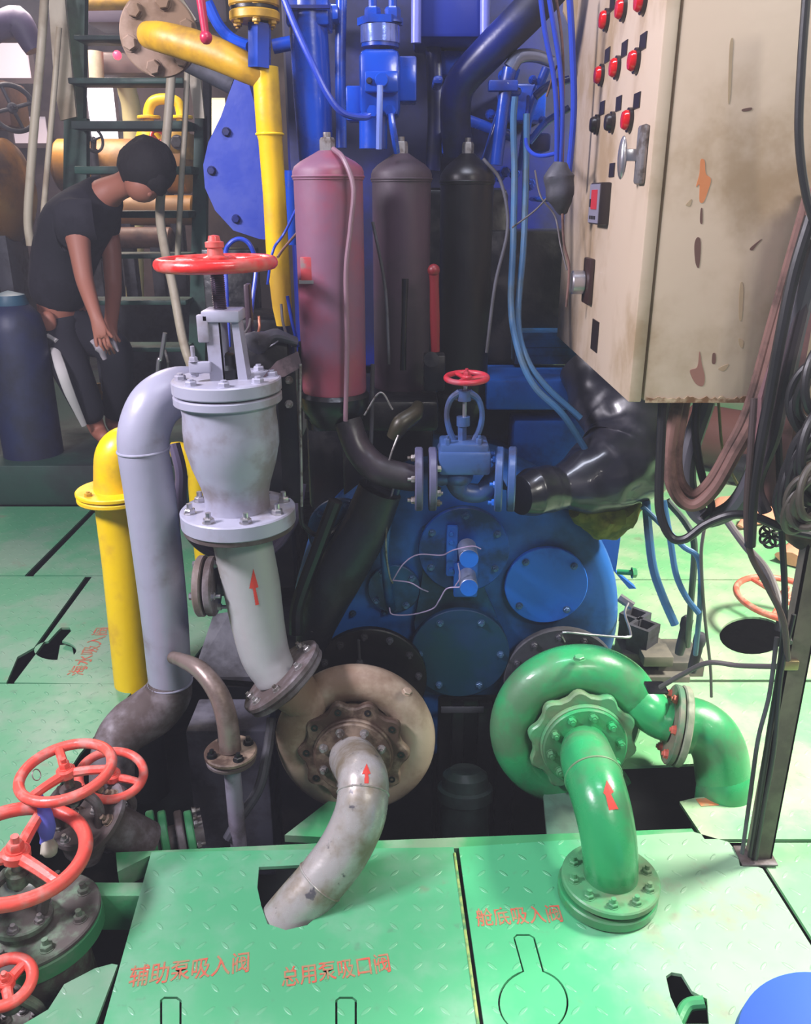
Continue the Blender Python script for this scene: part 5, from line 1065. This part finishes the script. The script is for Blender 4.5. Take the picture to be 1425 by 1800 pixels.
pd_ = part('disc', disc(c, dax, SZ(67, c), 0.02, 56), mat('beige_brown_cover', (150, 126, 108), .5, dirt=(112, 88, 66), damt=.7, dscale=7), rd)
bolts(pd_, c+dax*0.02, dax, SZ(52, c), 6, 0.018, 0.014, mat('beige_brown_cover', (0, 0, 0)), 0.0, 0.25)
lvx = thing('lever', 'crimson lever rod hanging in front of the yellow branch at the top', 'lever', PY(362, 70, 2.1))
part('rod', G().tube(tp([(350, -20, 2.1), (357, 30, 2.1), (362, 66, 2.1)]), [0.010, 0.009, 0.008], 14).ball(PY(362, 66, 2.1), 0.014, 14), mat('crimson_rod_paint', (176, 34, 70), .35), lvx)
cable('hose', [(365, 5, 2.3), (385, 45, 2.3), (410, 70, 2.3), (440, 82, 2.25)], 10, BLUE, 'blue pipe curving behind the yellow branch at the top', 'pipe')
P, R_ = tpr([(330, 110, 2.8, 16), (370, 130, 2.8, 16), (410, 150, 2.8, 16)])
solo('dark_pipe', G().tube(P, R_, 20), CHAR, 'dark pipe running under the yellow branch toward the blue guard', 'pipe')
# junk on the manifold behind the large valve
ju = thing('cable_box', 'torn dark junction box with loose wires behind the large valve', 'box', PY(450, 640, 1.95))
part('box', G().bb(PY(425, 600, 1.93), PY(520, 650, 2.05), .01), BLK, ju)
part('crumpled_cover', G().tube(tp([(425, 595, 1.9), (450, 600, 1.9), (480, 590, 1.92), (520, 600, 1.94)]), [0.02, 0.035, 0.03, 0.02], 16, wob=.6, flat=.6), CHAR, ju)
part('post', G().bb(PY(427, 500, 2.0), PY(448, 600, 2.04), .004), mat('dark_plum_metal', (60, 44, 54), .45), ju)
for i, (a_, b_) in enumerate((((440, 560), (425, 592)), ((455, 556), (448, 600)), ((470, 610), (495, 590)))):
    part('wire', G().tube(tp([(a_[0], a_[1], 1.92), ((a_[0]+b_[0])/2+4, (a_[1]+b_[1])/2, 1.91), (b_[0], b_[1], 1.92)]), 0.003, 8), (GREYR, mat('copper_wire', (190, 120, 96), .4, .5), STEEL)[i], ju)
# ================================================================ LADDER
LY = 4.6
ld = thing('ladder', 'dark green steel stair ladder with cream handrails behind the worker', 'ladder', PY(240, 700, LY))
def lpart(nm, x0, y0, x1, y1, Yy, d, m=LGRN): return part(nm, G().bb(PY(x0, y0, Yy), PY(x1, y1, Yy)+Vector((0, d, 0)), .006), m, ld)
a = PY(135, -60, LY+0.5); b = PY(125, 640, LY-0.2)
part('stringer', G().prism([PY(118, -60, LY), PY(150, -60, LY), PY(146, 208, LY), PY(116, 208, LY)], (0, .05, 0)).prism([PY(112, 208, LY), PY(152, 208, LY), PY(152, 660, LY), PY(108, 660, LY)], (0, .05, 0)), LGRN, ld, smooth=0)
part('stringer', G().prism([PY(342, 204, LY), PY(364, 204, LY), PY(360, 660, LY), PY(330, 660, LY)], (0, .05, 0)), LGRN, ld, smooth=0)
part('stringer_plate', G().prism([PY(355, 60, LY), PY(368, 60, LY), PY(368, 300, LY), PY(358, 300, LY)], (0, .05, 0)), CHAR, ld, smooth=0)
for (y, xa_, xb_, th) in ((72, 150, 300, 8), (144, 140, 336, 10), (217, 145, 345, 14), (294, 150, 350, 13), (370, 150, 345, 12), (443, 150, 345, 8), (522, 150, 340, 8), (602, 150, 340, 8)):
    a = PY(xa_, y, LY); b = PY(xb_, y+th, LY); part('tread', G().bb((a.x, LY-0.16, b.z), (b.x, LY+0.02, a.z), .004), LGRN, ld)
def rail(nm, pts, r, lab=None):
    P_, R__ = tpr([p+(r,) for p in pts]); part(nm, G().tube(P_, R__, 14), CREAM, ld, lab)
rail('handrail', [(80, -30, 4.3), (72, 90, 4.3), (62, 200, 4.3), (54, 300, 4.3), (49, 385, 4.3), (54, 432, 4.3)], 7.5)
rail('handrail', [(104, 48, 4.35), (96, 150, 4.35), (88, 240, 4.35), (80, 330, 4.35), (75, 388, 4.35)], 5)
rail('handrail', [(301, 130, 4.3), (296, 200, 4.3), (288, 290, 4.3), (281, 370, 4.3), (288, 430, 4.2), (305, 510, 4.1), (322, 600, 4.0), (338, 650, 3.95)], 8)
rail('handrail', [(329, 122, 4.4), (325, 220, 4.4), (318, 330, 4.4), (313, 430, 4.4), (310, 480, 4.4)], 5)
part('rail_post', G().prism([PY(82, -40, 4.5), PY(110, -40, 4.5), PY(134, 205, 4.5), PY(106, 212, 4.5), PY(96, 160, 4.5)], (0, .02, 0)), CREAM, ld, smooth=0)
part('rail_post', G().prism([PY(330, 125, 4.5), PY(352, 135, 4.5), PY(359, 208, 4.5), PY(342, 208, 4.5)], (0, .02, 0)), CREAM, ld, smooth=0)
part('rail_post', G().prism([PY(303, -10, 4.5), PY(316, -10, 4.5), PY(345, 34, 4.5), PY(338, 42, 4.5)], (0, .02, 0)), CREAM, ld, smooth=0)
# ================================================================ background plant
BRWN = mat('brown_machinery_paint', (112, 78, 62), .5, dirt=(70, 52, 50), damt=.7, dscale=3)
GOLD = mat('brass_yellow_tank_paint', (190, 132, 50), .35, dirt=(130, 92, 50), damt=.6, dscale=2)
def tank(x0, x1, y0, y1, Yy, m, lab, nm='tank', cat='tank'):
    yc = (y0+y1)/2; a = PY(x0, yc, Yy); b = PY(x1, yc, Yy); b.z = a.z; r = SZ((y1-y0)/2, a)
    o = thing(nm, lab, cat, a-Z*r); g = G().lathe([(0, -r*0.35), (r*0.6, -r*0.28), (r*0.9, -r*0.12), (r, 0), (r, (b-a).length), (r*.9, (b-a).length+r*.12), (r*.6, (b-a).length+r*.28), (0, (b-a).length+r*.35)], a, b-a, 36)
    part('shell', g, m, o)
    for k in (.2, .8): q = a.lerp(b, k); part('saddle', G().bb(Vector((q.x-.04, q.y-r*.5, .2 if x0 > 0 else 0)), q+Vector((.04, r*.5, -r*.6)), .004), CHAR, o)
    return o
tank(110, 330, 248, 338, 6.4, GOLD, 'brass-yellow horizontal tank behind the ladder and the worker')
tank(190, 340, 345, 395, 6.2, GOLD, 'lower ochre tank seen between the ladder treads')
tank(170, 300, 400, 436, 6.0, BRWN, 'brown pipe drum under the ochre tank behind the ladder', 'drum', 'drum')
tank(-60, 20, 250, 420, 5.2, mat('bronze_casing', (150, 104, 50), .3, .3, dirt=(80, 56, 40), damt=.6, dscale=3), 'bronze rounded machine casing at the left edge', 'machine_casing', 'machine')
hm = thing('machine_block', 'brown machinery block at the left edge above the dark cylinder', 'machine', PY(20, 500, 5.6))
part('upper_block', G().bb(PY(-80, 140, 5.6), PY(58, 230, 5.9), .03), BRWN, hm); part('lower_block', G().bb(PY(-80, 420, 5.4), PY(70, 640, 5.7), .03), BRWN, hm)
part('hood', G().bb(PY(-80, 20, 5.6), PY(66, 78, 6.0), .05), mat('dusky_violet_metal', (80, 70, 104), .5), hm)
part('arm', G().tube(tp([(-20, 60, 5.5), (30, 40, 5.5), (60, 90, 5.5)]), [.06, .09, .05], 14), mat('dusky_violet_metal', (80, 70, 104), .5), hm)
wl = thing('handwheel', 'small dark handwheel at the left edge above the bronze casing', 'handwheel', PY(20, 240, 5.3))
wheel(wl, PY(22, 190, 5.3), view_vec(22, 190, .3, .3, .9), 0.14, 0.014, CHAR, 4, .03)
wl = thing('handwheel', 'dark handwheel with violet spokes left of the worker above the tank', 'handwheel', PY(164, 246, 5.9))
wheel(wl, PY(164, 246, 5.9), view_vec(164, 246, .6, .1, .8), 0.08, 0.009, CHAR, 3, .02); part('stem', G().cyl(PY(164, 246, 5.9), PY(164, 270, 6.4), .02), CHAR, wl); part('pillar', G().cyl(PY(163, 262, 6.05)*1.0, Vector((PY(163, 262, 6.05).x, 6.05, 0.2)), .03), CHAR, wl)
up_ = thing('return_bend', 'bright yellow U-shaped pipe bend behind the ladder treads', 'pipe', PY(260, 210, 6.5))
P, R_ = tpr([(262, 218, 6.5, 9), (261, 195, 6.5, 9), (270, 178, 6.5, 9), (292, 174, 6.5, 9), (312, 180, 6.5, 9), (318, 198, 6.5, 9), (319, 218, 6.5, 9)])
part('bend', G().tube(P, R_, 18), YEL, up_)
for x in (262, 319): part('flange', disc(PY(x, 209, 6.5), Z, 0.08, 0.02, 24), YEL, up_)
part('cone', G().lathe([(0.10, 0), (0.05, 0.13)], PY(262, 248, 6.5), Z, 20), YEL, up_)
vv = thing('yellow_valve', 'ochre valve cluster with a dark nut right of the yellow bend', 'valve', PY(315, 280, 6.3))
part('body', G().ball(PY(310, 250, 6.3), .10, 18, (1.1, .8, 1.2)).cyl(PY(325, 235, 6.3), PY(325, 280, 6.3), .06), YELD, vv); part('nut', G().hexb(PY(312, 250, 6.2), mY, .04, .04), CHAR, vv)
wr = thing('handwheel', 'pink-red handwheel behind the right cream handrail', 'handwheel', PY(280, 250, 6.2)); wheel(wr, PY(280, 250, 6.2), view_vec(280, 250, .7, .2, .7), .085, .012, RED, 3, .02)
bm_ = thing('grey_hood', 'grey-brown boxy hood behind the round cover, with a tiny red lamp', 'machine', PY(250, 150, 6.6))
part('hood', G().bb(PY(160, 90, 6.6), PY(400, 143, 7.0), .03), mat('grey_brown_hood', (96, 78, 76), .5), bm_)
part('red_lamp', G().ball(PY(206, 97, 6.5), .03, 12), mat('red_signal_lamp', (255, 60, 90), .3, emit=2.0, bump=0), bm_)
part('round_post', G().cyl(PY(168, 90, 6.5), PY(170, 138, 6.5), .05), CREAM, bm_)
solo('ceiling_pipe', G().cyl(PY(150, 6, 5.8), PY(250, 4, 5.8), .04, seg=16), YELD, 'thin yellow-lit pipe under the ceiling at the top left', 'pipe')
solo('dark_duct', G().bb(PY(140, -20, 6.4), PY(420, 60, 6.8), .03), mat('dark_violet_duct', (54, 44, 62), .6), 'dark violet duct crossing behind the round cover at the top', 'duct')
solo('leaning_post', G().tube(tp([(222, 150, 7.0), (234, 250, 7.0), (238, 660, 7.0)]), .07, 14), mat('cream_yellow_post', (226, 214, 160), .5), 'cream leaning post beside the bright doorway', 'post')
solo('dark_stanchion', G().tube(tp([(216, 148, 7.2), (222, 262, 7.2), (222, 660, 7.2)]), .05, 12), CHAR, 'dark violet stanchion at the right edge of the bright doorway', 'post')
for i, (x, y, w_, h_, Yy, m_, lb) in enumerate(((400, 470, 90, 60, 3.4, BLK, 'black machine box under the blue guard plate'), (250, 560, 180, 60, 5.3, CHAR, 'dark machinery box low behind the ladder'), )):
    p = PY(x, y, Yy); hw = SZ(w_/2, p); hh = SZ(h_/2, p); solo('machine_box' if i < 2 else 'bar', G().bb(Vector((p.x-hw, p.y, 0.001 if i == 0 else 0.2)), p+Vector((hw, .15, hh)), .006), m_, lb, 'box' if i < 2 else 'bar')
solo('machine_box', G().bb(PY(360, 560, 2.9), Vector((PY(520, 640, 3.2).x, 3.2, 0.001)), .02), BLK, 'low black machine box behind the large valve bonnet', 'box')
solo('steel_rod', G().tube(tp([(290, 585, 3.4), (283, 630, 3.4), (277, 665, 3.4), (268, 955, 3.4)]), .009, 10), STEEL, 'short bright steel rod standing behind the riser bend', 'rod')
solo('steel_rod', G().tube(tp([(290, 615, 3.45), (296, 640, 3.45), (295, 665, 3.45), (288, 945, 3.45)]), .006, 10), ZINC, 'thin grey bent rod beside the bright steel rod', 'rod')
for (x, y, lb) in ((172, 690, 'left one of the two small yellow fittings by the worker\'s foot'), (207, 695, 'right one of the two small yellow fittings by the worker\'s foot')):
    p = PY(x, y, 4.5); solo('yellow_fitting', G().lathe([(.03, 0), (.035, .02), (.02, .05), (.02, .09)], p-Z*.04, Z, 16), YELD, lb, 'fitting')
# dark blue cylinder at left
gb = thing('gas_cylinder', 'dark navy gas cylinder with teal shoulder at the left edge', 'cylinder', PY(25, 820, 4.05))
p = PY(22, 562, 4.05); r_ = SZ(52, p); zt = p.z-0.2
part('cylinder', G().lathe([(r_, zt*-1+0.0), (r_, -0.05), (r_*.9, 0.02), (r_*.6, .07), (r_*.3, .09)], p, Z, 36), mat('navy_cylinder_paint', (30, 38, 74), .5, dirt=(24, 28, 46), damt=.6, dscale=3), gb)
part('valve_cap', G().lathe([(r_*.55, 0), (r_*.6, .03), (r_*.5, .07), (0, .09)], p+Z*.045, Z, 24), mat('teal_cap_paint', (34, 78, 100), .5), gb)

# ================================================================ WORKER
SKIN = mat('skin', (168, 106, 86), .55, bump=.1, bscale=90); SHIRT = mat('black_shirt_cloth', (30, 28, 38), .85, dirt=(22, 20, 28), damt=.5, dscale=5, bump=.5, bscale=25)
TROU = mat('black_trouser_cloth', (26, 25, 36), .85, bump=.5, bscale=20); WHT = mat('white_stripe_cloth', (206, 200, 198), .8); HAIR = mat('black_hair', (20, 15, 18), .85, bump=1, bscale=45); GLV = mat('grey_glove_cloth', (160, 150, 156), .8, bump=.4)
def skin(name, V, E, m, parent, sub=2, root=0, label=None):
    b = BASE[parent.name]; me = bpy.data.meshes.new(name); me.from_pydata([tuple(Vector(v[0])-b) for v in V], E, []); tmp = bpy.data.objects.new('tmp', me); COL.objects.link(tmp)
    s = tmp.modifiers.new('s', 'SKIN'); s.use_smooth_shade = True
    for i, v in enumerate(V):
        r = v[1] if isinstance(v[1], tuple) else (v[1], v[1]); me.skin_vertices[0].data[i].radius = r
    me.skin_vertices[0].data[root].use_root = True
    u = tmp.modifiers.new('u', 'SUBSURF'); u.levels = sub; u.render_levels = sub
    dg = bpy.context.evaluated_depsgraph_get(); dg.update(); out = bpy.data.meshes.new_from_object(tmp.evaluated_get(dg)); bpy.data.objects.remove(tmp)
    out.polygons.foreach_set('use_smooth', [True]*len(out.polygons)); out.materials.clear(); out.materials.append(m); out.name = name
    o = bpy.data.objects.new(name, out); COL.objects.link(o); o.parent = parent; BASE[o.name] = b
    if label: o['label'] = label
    return o
wk = thing('person', 'person in black shirt and dark trousers with white side stripe, bending forward', 'person', PY(170, 780, 4.2))
q_ = lambda x, y, Yy: PY(x, y, Yy)
B_ = [(q_(100, 545, 4.35), .12), (q_(104, 480, 4.33), .125), (q_(120, 420, 4.3), .135), (q_(150, 365, 4.25), .14), (q_(190, 335, 4.2), .075), (q_(212, 328, 4.17), .058), (q_(238, 315, 4.15), .07), (q_(256, 302, 4.12), .10), (q_(268, 290, 4.1), .085),
      (q_(132, 385, 4.08), .075), (q_(140, 440, 4.02), .052), (q_(148, 492, 3.98), .044), (q_(160, 530, 3.92), .036), (q_(170, 560, 3.88), .030), (q_(175, 582, 3.86), .033),
      (q_(180, 370, 4.38), .07), (q_(196, 440, 4.34), .05), (q_(200, 510, 4.25), .042), (q_(196, 560, 4.1), .034), (q_(190, 590, 4.0), .032),
      (q_(98, 580, 4.3), .10), (q_(125, 650, 4.12), .075), (q_(150, 700, 4.15), .055), (q_(172, 758, 4.2), .045), (q_(186, 772, 4.1), .035),
      (q_(130, 575, 4.4), .10), (q_(200, 610, 4.2), .075), (q_(205, 680, 4.3), .055), (q_(198, 745, 4.4), .045), (q_(210, 760, 4.32), .035)]
E_ = [(0, 1), (1, 2), (2, 3), (3, 4), (4, 5), (5, 6), (6, 7), (7, 8), (3, 9), (9, 10), (10, 11), (11, 12), (12, 13), (13, 14), (3, 15), (15, 16), (16, 17), (17, 18), (18, 19), (0, 20), (20, 21), (21, 22), (22, 23), (23, 24), (0, 25), (25, 26), (26, 27), (27, 28), (28, 29)]
# fingers of both hands, each its own short chain rooted in the palm
def fingers(pi, d0, side, n0):
    base = B_[pi][0]; d0 = Vector(d0).normalized(); s_ = Vector(side).normalized()
    for k in range(4):
        L = (.030, .034, .032, .026)[k]; off = s_*(k-1.5)*.017; i0 = len(B_)
        B_.append((base+off+d0*.03, .009)); B_.append((base+off*1.1+d0*(.03+L)+Vector((0, -.006, 0)), .008)); B_.append((base+off*1.15+d0*(.03+L*1.7)+Vector((0.004, .006, -.004)), .007))
        E_.extend([(pi, i0), (i0, i0+1), (i0+1, i0+2)])
    i0 = len(B_); B_.append((base+s_*.034+d0*.004, .010)); B_.append((base+s_*.05+d0*.034, .008)); E_.extend([(pi, i0), (i0, i0+1)])
fingers(14, (0.15, 0, -1), (1, 0.2, 0), 4); fingers(19, (0.1, -.1, -1), (1, 0.2, 0), 4)
skin('body', B_, E_, SKIN, wk)
T_ = [(q_(100, 552, 4.35), .15), (q_(104, 490, 4.33), .155), (q_(118, 430, 4.3), .165), (q_(146, 372, 4.25), .165), (q_(186, 340, 4.2), .10),
      (q_(128, 380, 4.06), .10), (q_(138, 425, 4.02), .082), (q_(180, 368, 4.38), .10), (q_(194, 430, 4.35), .08)]
skin('shirt', T_, [(0, 1), (1, 2), (2, 3), (3, 4), (3, 5), (5, 6), (3, 7), (7, 8)], SHIRT, wk)
L_ = [(q_(100, 568, 4.35), .135), (q_(98, 590, 4.3), .12), (q_(127, 652, 4.12), .10), (q_(150, 705, 4.15), .085), (q_(168, 745, 4.19), .075), (q_(135, 580, 4.4), .12), (q_(205, 612, 4.2), .10), (q_(208, 680, 4.3), .08), (q_(200, 735, 4.39), .07)]
skin('trousers', L_, [(0, 1), (1, 2), (2, 3), (3, 4), (0, 5), (5, 6), (6, 7), (7, 8)], TROU, wk)
part('side_stripe', G().tube(tp([(94, 606, 4.16), (106, 645, 4.0), (122, 690, 4.0), (148, 748, 4.08)]), [.02, .026, .024, .014], 12, flat=.5), WHT, wk)
part('waistband', G().tube(tp([(84, 590, 4.17), (100, 600, 4.14)]), [.012, .012], 8), WHT, wk)
part('waist_skin', G().ball(q_(85, 566, 4.2), .05, 14, (.8, .6, 1.1)), SKIN, wk)
hg = G().ball(q_(258, 292, 4.12), .125, 24, (1.05, 1, .95)).ball(q_(272, 310, 4.09), .085, 18, (.8, .85, 1))
hg.v = [v + (v-q_(262, 300, 4.1)).normalized()*0.022*noise.noise(v*22) for v in hg.v]
part('hair', hg, HAIR, wk, smooth=60)
part('nose', G().ball(q_(262, 340, 4.06), .016, 12), SKIN, wk)
part('ear', G().ball(q_(236, 318, 4.05), .022, 12, (.6, .5, 1)), SKIN, wk)
part('face', G().ball(q_(250, 325, 4.1), .085, 20, (.95, .9, .9)), SKIN, wk)
rg = thing('rag', 'grey-white rag held in the hands of the bending person', 'rag', PY(182, 640, 3.88))
part('cloth', G().tube(tp([(164, 598, 3.88), (176, 612, 3.87), (184, 632, 3.87)]), [.02, .035, .018], 14, wob=.6, flat=.6).tube(tp([(190, 592, 3.9), (200, 605, 3.9), (208, 618, 3.9)]), [.014, .02, .008], 12, wob=.5, flat=.6), GLV, rg)
# ================================================================ stencilled writing on the plates
def txt(s, p0, p1, size_px, plate, m, z=0.0, k=1.04, sy=1.35):
    a = PZ(*p0, z); b = PZ(*p1, z); ang = math.atan2(b.y-a.y, b.x-a.x); n = len(s); L = (b-a).length
    lettering(s, (a.x, a.y), ang, L/n*k, m, plate, z, sy)
txt('辅助泵吸入阀', (224, 1733), (432, 1706), 30, pA, REDF)
txt('总用泵吸口阀', (494, 1733), (682, 1706), 30, pA, REDF)
txt('舱底吸入阀', (838, 1626), (986, 1618), 24, pB, REDF)
txt('海水吸入阀', (143, 1188), (196, 1098), 20, L2, REDF, 0.0, 0.95, 0.9)
